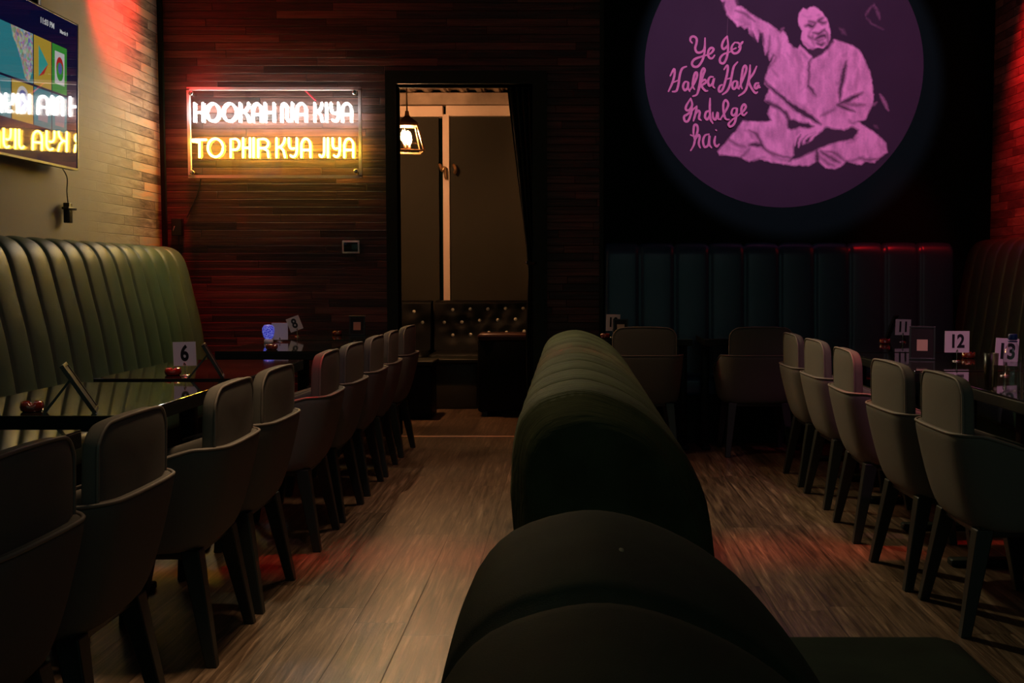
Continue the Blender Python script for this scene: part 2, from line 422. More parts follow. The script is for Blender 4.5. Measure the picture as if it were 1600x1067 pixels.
# lantern pendant
lc = at(636, 212, 9.0)
t = thing('lantern', 'glowing brass lantern pendant with flared glass sides inside the doorway', 'lamp', (lc.x, lc.y, lc.z - .13), .25)
def sq(r, z): return [Vector((sx * r, sy * r, z)) for sx, sy in ((-1, -1), (1, -1), (1, 1), (-1, 1))]
b0, b1 = sq(.125, 0), sq(.075, .21)
bm = bmesh.new()
for i in range(4):
    tube(bm, [b0[i], b0[(i + 1) % 4]], .009, 6); tube(bm, [b1[i], b1[(i + 1) % 4]], .008, 6); tube(bm, [b0[i], b1[i]], .008, 6)
obj('frame', bm, M_brass, t, smooth=False)
obj('roof', loft(bmesh.new(), [sq(.088, .213), sq(.08, .228), sq(.018, .29), sq(.014, .33)]), M_brass, t, smooth=False)
bm = bmesh.new(); loft(bm, [sq(.120, .004), sq(.072, .206)], caps=False); obj('glass', bm, M_clear, t, smooth=False)
bm = bmesh.new(); tube(bm, [(0, 0, .33), (0, 0, 2.93 - lc.z + .12)], .006, 6); obj('chain', bm, M_brass, t)
bulb = mat('lantern_bulb', (1, 1, 1), emit=(1, .62, .30), estr=60)
for dx, dy in ((-.02, 0), (.022, .012), (.0, -.022)):
    bm = bmesh.new(); lathe(bm, [(.002, .055), (.012, .07), (.019, .10), (.013, .14), (.002, .165)], 10, Matrix.Translation((dx, dy, 0))); obj('bulb', bm, bulb, t)
    bm = bmesh.new(); lathe(bm, [(.010, .0), (.010, .052), (.007, .055)], 8, Matrix.Translation((dx, dy, 0))); obj('candle_sleeve', bm, M_brass, t)
light('lantern_light', 'POINT', (lc.x, lc.y, lc.z - .01), (1, .47, .20), 430, shadow_soft_size=.03)

# curtain in the doorway, pulled right and tied
def curtain():
    bm = bmesh.new(); rows = []
    xr = DX1 + .03
    prof = [(136, 792), (165, 795), (200, 799), (240, 804), (290, 810), (340, 816), (380, 821), (410, 824), (430, 825), (480, 823), (540, 821), (600, 822), (650, 826), (682, 830)]
    for v, u in prof:
        p = at(u, v, BY + .05); z = max(p.z, .01); x0 = p.x
        ring = []
        for i in range(41):
            k = i / 40; x = x0 + (xr - x0) * k
            ring.append(Vector((x, BY + .07 + .022 * math.sin(k * PI * 10 + .4), z)))
        rows.append(ring)
    loft(bm, rows, closed=False)
    return bm
M_curt = mat('black_curtain', (.006, .011, .008), .85, spec=.15, bump=.2)
t = thing('curtain', 'black curtain drawn to the right side of the doorway', 'curtain', (0, 0, 0))
o = obj('drape', curtain(), M_curt, t); s = o.modifiers.new('solid', 'SOLIDIFY'); s.thickness = .004
p = at(823, 410, BY - .02)
bm = bmesh.new(); bmesh.ops.create_uvsphere(bm, u_segments=10, v_segments=8, radius=.012, matrix=Matrix.Translation(p)); obj('tieback_knob', bm, M_steel, t)
bm = bmesh.new(); tube(bm, smoothpath([p, p + Vector((.05, -.01, -.012)), (DX1 + .02, BY - .035, p.z)], 4), .012, 8); obj('tieback', bm, M_curt, t)

# ------------------------------------------------------------------ banquettes with upright channels
def chan_row(L, w, ns=10, amp=.022, pw=.45):
    """positions along the run with the bulge of each channel"""
    out = []; n = max(1, round(L / w)); w = L / n
    for c in range(n):
        for k in range(ns):
            t = k / ns
            out.append((w * (c + t), amp * (math.sin(PI * t) ** pw) if t > 0 else 0))
    out.append((L, 0)); return out

def channel_back(L, w, prof, amp=.022, pw=.45):
    """prof: (out, z) from the bottom of the back over its top to the wall; local x runs along the wall, +y out of it"""
    P = smoothpath([(0, a, b) for a, b in prof], 5)
    N = []
    for i in range(len(P)):
        t = (P[min(i + 1, len(P) - 1)] - P[max(i - 1, 0)]).normalized(); N.append(Vector((0, t.z, -t.y)))
    bm = bmesh.new(); rings = []
    for s, b in chan_row(L, w, 14, amp, pw):
        ring = []
        for i, p in enumerate(P):
            k = min(1, (len(P) - 1 - i) / 4)
            q = p + N[i] * (b * k - .0); ring.append(Vector((s, q.y, q.z)))
        ring += [Vector((s, 0, P[-1].z - .02)), Vector((s, 0, P[0].z))]
        rings.append(ring)
    return loft(bm, rings)

def banquette(name, label, loc, rotz, L, w, prof, seatd, m, amp=.022, seat_h=.47, nseat=1, pw=.45, s0=0, s1=None):
    s1 = L if s1 is None else s1
    t = thing(name, label, 'banquette', loc, rotz)
    o = obj('backrest', channel_back(L, w, prof, amp, pw), m, t)
    q = prof[0][0]
    for i in range(nseat):
        a, b = s0 + (s1 - s0) * i / nseat, s0 + (s1 - s0) * (i + 1) / nseat
        obj('seat_cushion', rbox(a + .003, b - .003, q - .06, seatd, seat_h - .13, seat_h, .035, 4), m, t)
    obj('plinth', B(s0, s1, .0, seatd - .10, 0, seat_h - .12), M_plinth, t, smooth=False)
    return t
profL = [(.335, .44), (.31, .60), (.27, .85), (.225, 1.05), (.19, 1.20), (.165, 1.27), (.125, 1.318), (.07, 1.335), (.02, 1.33)]
banquette('banquette', 'tall olive green channelled banquette along the left wall beneath the television', (LX + .01, 7.68, 0), -PI / 2, 5.9, .205, profL, .78, M_green, nseat=3, amp=.027, pw=.34)
profM = [(.20, .44), (.17, .7), (.145, 1.0), (.135, 1.25), (.125, 1.33), (.09, 1.368), (.04, 1.375), (.01, 1.37)]
banquette('banquette', 'dark teal channelled banquette running under the mural', (RX - .31, MY - .01, 0), PI, RX - .31 - EX - .04, .26, profM, .56, M_blue, amp=.024, nseat=2, pw=.17, s0=.46)
profR = [(.30, .44), (.25, .7), (.21, 1.0), (.17, 1.25), (.14, 1.34), (.10, 1.385), (.05, 1.40), (.01, 1.395)]
banquette('banquette', 'dark green channelled banquette along the right wall behind tables 12 and 13', (RX - .01, 2.2, 0), PI / 2, MY - .02 - 2.2, .19, profR, .72, M_greenR, amp=.018, nseat=3, s1=MY - .02 - 2.2 - .24)

# ------------------------------------------------------------------ padded dividers down the middle
PR = [(-.13, .06), (-.13, .40), (-.132, .62), (-.128, .70), (-.112, .762), (-.07, .808), (0, .832), (.06, .832), (.13, .808), (.195, .768),
      (.25, .712), (.298, .64), (.34, .54), (.375, .41), (.40, .25), (.405, .06)]
def divider(y0, y1, w, amp=.016):
    P = smoothpath([(x, 0, z) for x, z in PR], 3)
    cx, cz = .10, .40
    bm = bmesh.new(); rings = []
    def ring(y, k):
        r = []
        for p in P:
            up = min(1, max(0, (p.z - .35) / .2))
            dx, dz = p.x - cx, p.z - cz; d = math.hypot(dx, dz)
            r.append(Vector((p.x + dx / d * k * up, y, p.z + dz / d * k * up)))
        return r
    for yy, k in ((0, -.10), (.0, -.055), (.012, -.028), (.035, -.010), (.06, 0)): rings.append(ring(y0 + yy, k))
    L = y1 - y0 - .12
    for s, b in chan_row(L, w, ns=16, amp=amp, pw=.24)[1:]: rings.append(ring(y0 + .06 + s, b))
    for yy, k in ((.035, -.010), (.012, -.028), (.0, -.055), (0, -.10)): rings.append(ring(y1 - yy, k))
    return loft(bm, rings)
t = thing('booth_divider', 'long dark green padded divider with ridged rounded top in the middle of the room', 'booth divider', (0, 0, 0))
obj('cushion', divider(2.74, 6.0, .35, .036), M_sofa, t)
obj('plinth', B(-.115, .39, 2.80, 5.94, 0, .07), M_plinth, t, smooth=False)
t = thing('booth_sofa', 'dark green velvet booth sofa closest to the viewer, worn speck on its rounded back', 'sofa', (0, 0, 0))
obj('backrest', divider(-.25, 1.52, .37, .020), M_sofa2, t)
obj('seat_cushion', rbox(.28, .74, -.2, 2.02, .33, .495, .06, 5), M_sofa2, t)
obj('seat_base', rbox(.10, .68, -.2, 1.94, .04, .33, .02), M_plinth, t)
obj('side_cuff', rbox(-.150, -.10, 1.36, 1.50, .58, .705, .01), M_sofa2, t)
obj('plinth', B(-.1, .37, -.2, 1.47, 0, .07), M_plinth, t, smooth=False)
bm = bmesh.new(); bmesh.ops.create_icosphere(bm, subdivisions=2, radius=1)
pp = Vector((.058, 1.21, .8510))
bmesh.ops.transform(bm, matrix=Matrix.Translation(pp) @ Matrix.Diagonal((.0035, .010, .0015, 1)), verts=bm.verts)
obj('worn_spot', bm, mat('worn_spot', (.16, .15, .09), .8), t)

# ------------------------------------------------------------------ chairs
def uplan(w, b, f, r, n=7):
    pts = [(-w, f), (-w, f * .55), (-w, f * .1), (-w, (-b + r) * .6)]
    for k in range(n): a = PI + (PI / 2) * k / (n - 1); pts.append((-w + r + r * math.cos(a), -b + r + r * math.sin(a)))
    pts.append((-w * .3, -b - .004)); pts.append((w * .3, -b - .004))
    for k in range(n): a = 1.5 * PI + (PI / 2) * k / (n - 1); pts.append((w - r + r * math.cos(a), -b + r + r * math.sin(a)))
    pts += [(w, (-b + r) * .6), (w, f * .1), (w, f * .55), (w, f)]
    return pts

def chair_parts(t):
    # lower shell
    def level(k):    # k 0 bottom .. 1 top -> half width, back, front
        return .222 + .034 * k ** .6, 0.165 + .095 * k ** .62, .155 + .07 * k
    zb = .338
    def ztop(x, y): return .658 - .125 * max(0, (y + .17) / .40)
    ks = [0, .12, .35, .6, .85, .965]
    outer = []
    for k in ks: outer.append(uplan(*level(k), .11))
    inner = [[(p[0] * .86, p[1] + .03 * (1 if p[1] < 0 else -.3)) for p in r] for r in outer]
    n = len(outer[0]); cols = []
    for j in range(n):
        col = []
        for i, k in enumerate(ks):
            x, y = outer[i][j]; col.append(Vector((x, y, zb + (ztop(x, y) - zb) * k)))
        x, y = outer[-1][j]; xi, yi = inner[-1][j]; zt = ztop(x, y)
        col.append(Vector(((x * .7 + xi * .3), (y * .7 + yi * .3), zt))); col.append(Vector(((x * .3 + xi * .7), (y * .3 + yi * .7), zt)))
        for i in range(len(ks) - 1, -1, -1):
            x, y = inner[i][j]; col.append(Vector((x, y, zb + (ztop(x, y) - zb) * ks[i])))
        cols.append(col)
    obj('arm_shell', loft(bmesh.new(), cols), M_chair, t, sub=1)
    rim = [Vector((outer[-1][j][0] * .985, outer[-1][j][1] * .985, ztop(*outer[-1][j]) - .004)) for j in range(n)]
    bm = bmesh.new(); tube(bm, smoothpath(rim, 2), .0048, 6); obj('shell_piping', bm, M_pipe, t)
    # upper back: curved pad with rounded corners
    w, z0, z1, r, th = .205, .50, .832, .068, .046
    ol = [(-w, z0), (-w, z0 + .12), (-w, z1 - r)] + [(-w + r - r * math.cos(a), z1 - r + r * math.sin(a)) for a in (.4, .8, 1.2)] + [(-w + r, z1), (-.06, z1 + .004), (.06, z1 + .004), (w - r, z1)] \
        + [(w - r + r * math.sin(a), z1 - r + r * math.cos(a)) for a in (.4, .8, 1.2)] + [(w, z1 - r), (w, z0 + .12), (w, z0)]
    def bend(x, z, d): return Vector((x, -.232 + .30 * x * x + d - .03 * (z - .65), z))
    def ringat(sc, d): return [bend(x * sc, .67 + (z - .67) * sc, d) for x, z in ol]
    rings = [ringat(.5, -.004), ringat(.88, -.002), ringat(.965, .001), ringat(1, .012), ringat(1, th - .012), ringat(.965, th), ringat(.6, th + .004)]
    obj('backrest', loft(bmesh.new(), rings), M_chair, t, sub=1)
    bm = bmesh.new(); tube(bm, smoothpath([bend(x * .985, .67 + (z - .67) * .985, .002) for x, z in ol[1:-1]], 2), .0042, 6); obj('back_piping', bm, M_pipe, t)
    obj('seat', rbox(-.20, .20, -.16, .25, .37, .475, .035, 4), M_chair2, t)
    obj('seat_frame', rbox(-.185, .185, -.15, .20, .315, .372, .012), M_leg, t)
    for sx in (-1, 1):
        for sy, yt, yb in ((-1, -.135, -.20), (1, .17, .215)):
            def q(cx, cy, h, z): return [Vector((cx - h, cy - h, z)), Vector((cx + h, cy - h, z)), Vector((cx + h, cy + h, z)), Vector((cx - h, cy + h, z))]
            obj('leg', loft(bmesh.new(), [q(sx * .205, yb, .0165, 0), q(sx * .168, yt, .028, .345)]), M_leg, t, smooth=False, bevel=.004)

t0 = None
def chair(x, y, rz, label, group):
    global t0
    if t0 is None:
        t0 = thing('tub_chair', label, 'chair', (x, y, 0), rz, group); chair_parts(t0); return t0
    return dup(t0, (x, y, 0), rz, label, group)
gL, gR, gM = 'tub chairs along the left row of tables', 'tub chairs along the right row of tables', 'tub chairs in front of the mural banquette'
LC = [(2.07, .0, 'grey tub chair cut off by the left edge, closest of the left row'),
      (2.59, -.0, 'grey tub chair second from the viewer in the left row, beside the nearest table'),
      (3.37, .02, 'grey tub chair at the near end of the left row table with leaning stand'),
      (3.89, -.01, 'grey tub chair at the far corner of the left row table with leaning stand'),
      (4.72, .02, 'grey tub chair in the left row at the near side of table 6'),
      (5.27, -.02, 'grey tub chair in the left row at the far corner of table 6'),
      (5.88, .0, 'grey tub chair in the left row, third from the doorway'),
      (6.42, .02, 'grey tub chair in the left row, second from the doorway'),
      (7.10, -.04, 'grey tub chair beside the doorway, its edge lit warm, last of the left row')]
for y, a, lab in LC: chair(-1.265 + (0 if y < 7 else .0), y, PI / 2 + a, lab, gL)
RC = [(3.64, .0, 'olive-lit tub chair closest to the viewer in the right row, by the water bottles', 1.47),
      (4.16, .03, 'olive-lit tub chair second from the viewer in the right row', 1.44),
      (4.86, -.03, 'olive-lit tub chair in the middle of the right row, at table 12', 1.45),
      (5.55, .02, 'olive-lit tub chair fourth from the viewer in the right row', 1.47),
      (6.13, .0, 'olive-lit tub chair last in the right row, overlapping the chair at the mural', 1.47)]
for y, a, lab, x in RC: chair(x, y, -PI / 2 + a, lab, gR)
chair(.475, 7.10, 0, 'tub chair seen from behind right beyond the booth divider, facing the mural banquette', gM)
chair(1.215, 7.10, 0, 'tub chair seen from behind under the mural, half hidden by the right row', gM)

# ------------------------------------------------------------------ tables
def table(x0, x1, y0, y1, label, group, h=.75, foot='x', xoff=0):
    t = thing('dining_table', label, 'table', ((x0 + x1) / 2, (y0 + y1) / 2, 0), 0, group)
    a, b = (x1 - x0) / 2, (y1 - y0) / 2
    obj('tabletop', rbox(-a, a, -b, b, h - .048, h - .006, .004, 2), M_edge, t, smooth=False)
    obj('glass_top', rbox(-a, a, -b, b, h - .006, h, .002, 2), M_top, t, smooth=False)
    for s in (-1, 1):
        if foot == 'x':
            obj('post', rbox(-.03, .03, s * b * .55 - .03, s * b * .55 + .03, .03, h - .048, .004, 1), M_edge, t)
            obj('foot_bar', rbox(-a * .9, a * .25, s * b * .55 - .03, s * b * .55 + .03, 0, .03, .006, 1), M_edge, t)
        else:
            obj('post', rbox(s * a * .9 - .025, s * a * .9 + .025, -.03, .03, .03, h - .048, .004, 1), M_edge, t)
            obj('foot_bar', rbox(s * a * .9 - .025, s * a * .9 + .025, -b * .55, b * .55, 0, .03, .006, 1), M_edge, t)
    return t
gT = 'black dining tables'
table(-1.92, -1.30, 1.75, 2.88, 'black dining table nearest the viewer at the left edge, empty', gT)
table(-1.92, -1.30, 3.17, 4.18, 'black dining table holding a leaning stand and ashtray, in front of table 6', gT)
table(-1.90, -1.30, 4.32, 5.30, 'black glass-topped dining table carrying the number 6 card', gT)
table(-1.93, -1.34, 5.90, 6.88, 'black dining table with the blue patterned jar and the tilted number 8 card', gT)
table(-1.93, -1.33, 6.98, 7.66, 'black dining table against the wood wall under the thermostat', gT)
table(1.49, 2.14, 3.20, 4.62, 'long black dining table with number 13 card and water bottles', gT)
table(1.49, 2.14, 4.68, 5.75, 'black dining table with the number 12 card and framed menu stand', gT)
table(1.50, 2.14, 5.82, 7.06, 'black dining table with the number 11 card, farthest of the right row', gT)
table(.10, .80, 7.06, 7.58, 'black dining table below the mural wall, holding the card half hidden by a frame', gT, foot='y')
table(.88, 1.54, 7.06, 7.58, 'empty black dining table under the mural, behind the half hidden tub chair', gT, foot='y')

# ------------------------------------------------------------------ things on the tables
def number_card(x, y, s, label, rot=0, roll=0, w=.098, h=.098, z=.75, lift=.042):
    t = thing('number_card', label, 'table number', (x, y, z), rot, 'table number cards')
    bm = bmesh.new(); lathe(bm, [(.022, 0), (.022, .003), (.008, .006), (.002, .008)], 16); obj('base', bm, M_steel, t)
    bm = bmesh.new(); tube(bm, [(0, 0, .004), (0, 0, lift + .006)], .0016, 6); tube(bm, smoothpath([(-.004, -.004, lift + .004), (0, -.006, lift + .014), (.004, -.004, lift + .004)], 4), .002, 6)
    obj('clip', bm, M_steel, t)
    Mx = Matrix.Translation((0, 0, lift)) @ Matrix.Rotation(roll, 4, 'Y') @ Matrix.Translation((0, 0, h / 2))
    c = obj('card', B(-w / 2, w / 2, -.0008, .0008, -h / 2, h / 2, M=Mx), M_white, t, smooth=False)
    if s:
        obj('numeral', text_bm(s, .078, .0005, .0026, Mx @ Matrix.Translation((0, -.0014, 0)) @ Matrix.Rotation(PI / 2, 4, 'X') @ Matrix.Diagonal((.92, 1.12, 1, 1))), M_ink, c, smooth=False)
    return t
number_card(-1.57, 4.43, '6', 'white card printed 6 on the third table of the left row', -.12, -.03)
number_card(-1.83, 7.30, '8', 'white card printed 8, tilted on its stand near the wood wall', .1, -.36, w=.088, h=.095)
number_card(-1.80, 6.75, '', 'pale card half covered by the blue patterned jar', 0, 0, w=.10, h=.105, lift=.012)
number_card(2.06, 6.72, '11', 'white card printed 11 on the right row of tables', .08, .03)
number_card(1.855, 5.2, '12', 'lilac-lit card printed 12 beside the framed menu stand', 0, 0, w=.118, h=.103)
number_card(1.785, 4.44, '13', 'pink-lit card printed 13 behind the water bottles', -.1, .05, w=.092, h=.112)
number_card(.288, 7.24, '10', 'pale card starting with 1, half hidden behind a small black frame', .35, .03, w=.10, h=.11)

def ashtray(x, y, label, z=.75):
    t = thing('ashtray', label, 'ashtray', (x, y, z), random.random(), 'amber glass ashtrays')
    bm = bmesh.new(); seg = 32; rings = []
    for r, zz, nt in ((.025, 0, 0), (.031, .004, 0), (.034, .015, 0), (.032, .028, 1), (.027, .031, 1), (.023, .025, 1), (.019, .010, 0), (.008, .008, 0)):
        rings.append([Vector((r * math.cos(2 * PI * k / seg), r * math.sin(2 * PI * k / seg), zz - (.008 if nt and k % 8 in (0, 1) else 0))) for k in range(seg)])
    loft(bm, rings); obj('bowl', bm, M_amber, t)
    return t
ashtray(-1.625, 3.27, 'red-amber ashtray at the left edge on the table with the leaning stand')
ashtray(-1.635, 4.47, 'red-amber ashtray beside the number 6 card')
ashtray(-1.655, 6.03, 'dark red ashtray in front of the tilted number 8 card')
ashtray(-1.60, 7.48, 'small red ashtray by the wood wall, left of the thermostat table stand')
ashtray(1.90, 6.55, 'amber ashtray left of the number 11 card')
ashtray(1.985, 5.40, 'amber ashtray right of the number 12 card')
ashtray(.235, 7.16, 'red ashtray behind the far end of the booth divider')

def frame_stand(x, y, rot, label, w=.115, h=.16, lean=.42, z=.75, lab=None, leg=True):
    t = thing('menu_stand', label, 'table stand', (x, y, z), rot, 'black table-top frame stands')
    Mx = Matrix.Rotation(-lean, 4, 'X')
    bm = bmesh.new()
    for a in ((-w / 2, w / 2, -.006, .006, 0, .010), (-w / 2, w / 2, -.006, .006, h - .010, h), (-w / 2, -w / 2 + .010, -.006, .006, .01, h - .01), (w / 2 - .010, w / 2, -.006, .006, .01, h - .01)):
        box(bm, *a, M=Mx)
    obj('frame', bm, M_plastic, t, smooth=False, bevel=.0015)
    c = obj('menu_panel', B(-w / 2 + .009, w / 2 - .009, -.003, .003, .009, h - .009, M=Mx), mat('menu_panel', (.016, .012, .012), .5, spec=.2), t, smooth=False)
    if lab: obj('label_patch', B(-.025, .025, -.0045, -.003, h * .27, h * .27 + .055, M=Mx), lab, c, smooth=False)
    if leg:
        d = math.sin(lean) * h * .7; zt = math.cos(lean) * h * .7
        obj('easel_leg', loft(bmesh.new(), [[Vector((-.018, d + .075 + a, 0)) for a in (0,)] + [Vector((.018, d + .075, 0)), Vector((.018, d + .085, 0)), Vector((-.018, d + .085, 0))],
                                            [Vector((-.014, d + .0, zt)), Vector((.014, d + .0, zt)), Vector((.014, d + .008, zt)), Vector((-.014, d + .008, zt))]]), M_plastic, t, smooth=False)
    return t
frame_stand(-1.435, 3.28, PI / 2 + .36, 'black stand leaning open like a tent on the table before table 6', w=.13, h=.17, lean=.55)
frame_stand(-1.40, 4.38, PI / 2 + .28, 'black stand leaning open beside the number 6 card', w=.13, h=.155, lean=.50)
frame_stand(-1.46, 7.46, 0, 'small black framed menu with a salmon patch against the wood wall', lean=.12, w=.11, h=.135, lab=M_label)
frame_stand(1.715, 5.28, -.30, 'black framed menu stand left of the number 12 card', w=.122, h=.165, lean=.15, lab=M_label2)
frame_stand(2.00, 6.86, -PI / 2 - .5, 'black stand seen from its side next to the number 11 card', w=.12, h=.17, lean=.35)
frame_stand(.338, 7.17, .1, 'small black framed menu covering half of the card behind the divider', w=.10, h=.125, lean=.1, lab=M_label2)

# blue patterned jar on table 7
m_jar = mat('blue_pattern', (.05, .07, .6), .25)
nt = m_jar.node_tree; vo = nt.nodes.new('ShaderNodeTexVoronoi'); vo.inputs['Scale'].default_value = 90; vo.feature = 'DISTANCE_TO_EDGE'
rp = nt.nodes.new('ShaderNodeValToRGB'); rp.color_ramp.elements[0].color = (.30, .34, .85, 1); rp.color_ramp.elements[1].color = (.02, .02, .50, 1); rp.color_ramp.elements[1].position = .12
tc = nt.nodes.new('ShaderNodeTexCoord'); nt.links.new(tc.outputs['Object'], vo.inputs['Vector']); nt.links.new(vo.outputs[0], rp.inputs[0]); nt.links.new(rp.outputs[0], nt.nodes['Principled BSDF'].inputs['Base Color'])
nt.links.new(rp.outputs[0], nt.nodes['Principled BSDF'].inputs['Emission Color']); nt.nodes['Principled BSDF'].inputs['Emission Strength'].default_value = .55  # weak glow added to the jar's blue pattern
t = thing('blue_jar', 'small glowing blue patterned jar with a white foot in front of a pale card', 'lamp', (-1.835, 6.62, .75))
bm = bmesh.new(); lathe(bm, [(.020, .024), (.030, .040), (.037, .068), (.036, .092), (.026, .108), (.008, .112)], 16); obj('jar', bm, m_jar, t)
bm = bmesh.new(); lathe(bm, [(.026, 0), (.028, .012), (.022, .025), (.01, .026)], 16); obj('foot', bm, M_white, t)

def bottle(x, y, label, capm, rot=0):
    t = thing('water_bottle', label, 'bottle', (x, y, .75), rot, 'clear plastic water bottles')
    bm = bmesh.new(); lathe(bm, [(.012, .0), (.027, .001), (.031, .008), (.0305, .03), (.029, .034), (.031, .038), (.031, .07), (.0295, .075), (.031, .08), (.031, .125), (.027, .145), (.016, .168), (.0125, .176), (.0125, .186)], 24)
    obj('body', bm, M_bottle, t)
    bm = bmesh.new(); lathe(bm, [(.0285, .0035), (.0285, .03), (.0285, .102), (.002, .1025)], 20); obj('water', bm, M_water, t)
    bm = bmesh.new(); lathe(bm, [(.0150, .182), (.0155, .186), (.0155, .200), (.014, .203), (.002, .2035)], 20); obj('cap', bm, capm, t)
    bm = bmesh.new(); lathe(bm, [(.0135, .174), (.0165, .175), (.0165, .178), (.0135, .179)], 20); obj('neck_ring', bm, capm, t)
    return t
M_bottle = thin_glass('bottle_plastic', (.93, .95, .95), .06, .04)
M_water = thin_glass('water', (.90, .93, .93), .04, .01)
M_bluecap = mat('blue_cap', (.012, .03, .16), .4)
bottle(1.575, 3.86, 'clear water bottle with a blue cap on table 13', M_bluecap)
bottle(1.635, 3.83, 'clear water bottle cut off by the right edge of the frame', M_bluecap)
t = tag(obj('drinking_glass', lathe(bmesh.new(), [(.020, 0), (.022, .002), (.026, .13), (.0245, .13), (.020, .006), (.002, .005)], 24), thin_glass('frosted_glass', (.60, .58, .52), .01, .3, .12)), 'tall pale drinking glass left of the blue-capped bottle', 'glass')
t.location = (1.527, 3.93, .75)

# ------------------------------------------------------------------ neon sign
SY = BY - .10
def sp(zx, zy, Y=SY):       # coordinates read off the enlargement of the sign
    return at(280 + zx / 5.333, 120 + zy / 5.333, Y)
t = thing('neon_sign', 'white and yellow neon sign of two text lines on the dark wood wall', 'neon sign', (0, 0, 0))
A_, B_ = sp(68, 96), sp(1508, 830)
obj('acrylic_board', B(A_.x, B_.x, SY + .018, SY + .026, B_.z, A_.z), M_acrylic, t, smooth=False)
bm = bmesh.new(); r_ = .010
for a in ((A_.x - r_, B_.x + r_, A_.z - r_, A_.z + r_), (A_.x - r_, B_.x + r_, B_.z - r_, B_.z + r_), (A_.x - r_, A_.x + r_, B_.z, A_.z), (B_.x - r_, B_.x + r_, B_.z, A_.z)):
    box(bm, a[0], a[1], SY + .008, SY + .034, a[2], a[3])
obj('lit_edge', bm, M_rim, t, smooth=False)
for zx, zy in ((97, 137), (1460, 130), (108, 797), (1472, 786)):
    p = sp(zx, zy); b = bmesh.new(); lathe(b, [(.004, BY - SY), (.010, BY - SY - .002), (.010, .01), (.016, .008), (.016, -.004), (.010, -.008), (.002, -.009)], 14, Matrix.Translation(p) @ Matrix.Rotation(-PI / 2, 4, 'X'))
    obj('standoff_bolt', b, M_steel, t)
# glyphs as bent-tube strokes in a unit cell, x right and y down (0..1)
def arc(cx, cy, rx, ry, a0, a1, n=8): return [(cx + rx * math.cos(math.radians(a0 + (a1 - a0) * k / n)), cy + ry * math.sin(math.radians(a0 + (a1 - a0) * k / n))) for k in range(n + 1)]
GL = {
 'H': [[(.06, 0), (.06, 1)], [(.90, 0), (.90, 1)], [(.06, .5), (.90, .5)]],
 'O': [arc(.5, .5, .46, .48, 0, 348, 18)],
 'K': [[(.06, 0), (.06, 1)], [(.90, 0), (.82, .22), (.55, .42), (.12, .5)], [(.45, .47), (.76, .64), (.92, 1)]],
 'A': [[(.08, 1), (.08, .42)] + arc(.5, .40, .42, .38, 180, 360, 8) + [(.92, .5), (.92, 1)], [(.12, .62), (.88, .62)]],
 'N': [[(.06, 1), (.06, .2)] + arc(.28, .2, .20, .18, 180, 360, 6) + [(.48, .8)] + arc(.68, .8, .2, .18, 180, 0, 6) + [(.90, 0)]],
 'I': [[(.5, 0), (.5, 1)]],
 'Y': [[(.08, 0), (.08, .3)] + arc(.45, .32, .36, .24, 180, 60, 5), [(.92, 0), (.92, .62)] + arc(.52, .66, .4, .32, 0, 130, 6)],
 'T': [[(.0, .08), (1, .08)], [(.5, .08), (.5, 1)], [(.0, .16), (.42, .2)]],
 'P': [[(.1, 1), (.1, .05), (.5, .04)] + arc(.55, .32, .37, .28, -90, 90, 7) + [(.3, .6)]],
 'R': [[(.1, 1), (.1, .05), (.5, .04)] + arc(.55, .28, .36, .24, -90, 90, 7) + [(.2, .52)], [(.55, .54), (.85, .66), (.92, 1)]],
 'J': [[(.92, 0), (.92, .66)] + arc(.5, .7, .42, .28, 0, 140, 6)],
}
row1 = [('H', 120, 205), ('O', 220, 335), ('O', 358, 478), ('K', 498, 585), ('A', 602, 688), ('H', 708, 796), ('N', 844, 950), ('A', 968, 1062), ('K', 1122, 1195), ('I', 1212, 1238), ('Y', 1258, 1330), ('A', 1350, 1442)]
row2 = [('T', 112, 225), ('O', 232, 370), ('P', 420, 508), ('H', 528, 596), ('I', 608, 632), ('R', 648, 752), ('K', 806, 888), ('Y', 908, 985), ('A', 1010, 1100), ('J', 1160, 1212), ('I', 1228, 1250), ('Y', 1272, 1342), ('A', 1368, 1458)]
for row, y0, y1, m_ in ((row1, 218, 372, M_wneon), (row2, 512, 670, M_yneon)):
    for ch, xa, xb in row:
        bm = bmesh.new()
        for stroke in GL[ch]:
            P = [sp(xa + (xb - xa) * x, y0 + (y1 - y0) * y) for x, y in stroke]
            tube(bm, P, .0072, 8)
        obj('neon_letter', bm, m_, t)
M_redstreak = mat('red_streak', (.6, .03, .06), .4)
bm = bmesh.new(); tube(bm, [sp(1035, 100, SY + .04), sp(1135, 195, SY + .04)], .006, 8); obj('red_streak', bm, M_redstreak, t)  # thin red streak slanting down from the sign's top edge
bm = bmesh.new(); tube(bm, smoothpath([sp(180, 835, BY - .02), at(313, 285, BY - .012), at(308, 305, BY - .01), at(292, 340, BY - .01)], 5), .004, 6); obj('power_lead', bm, M_plastic, t)

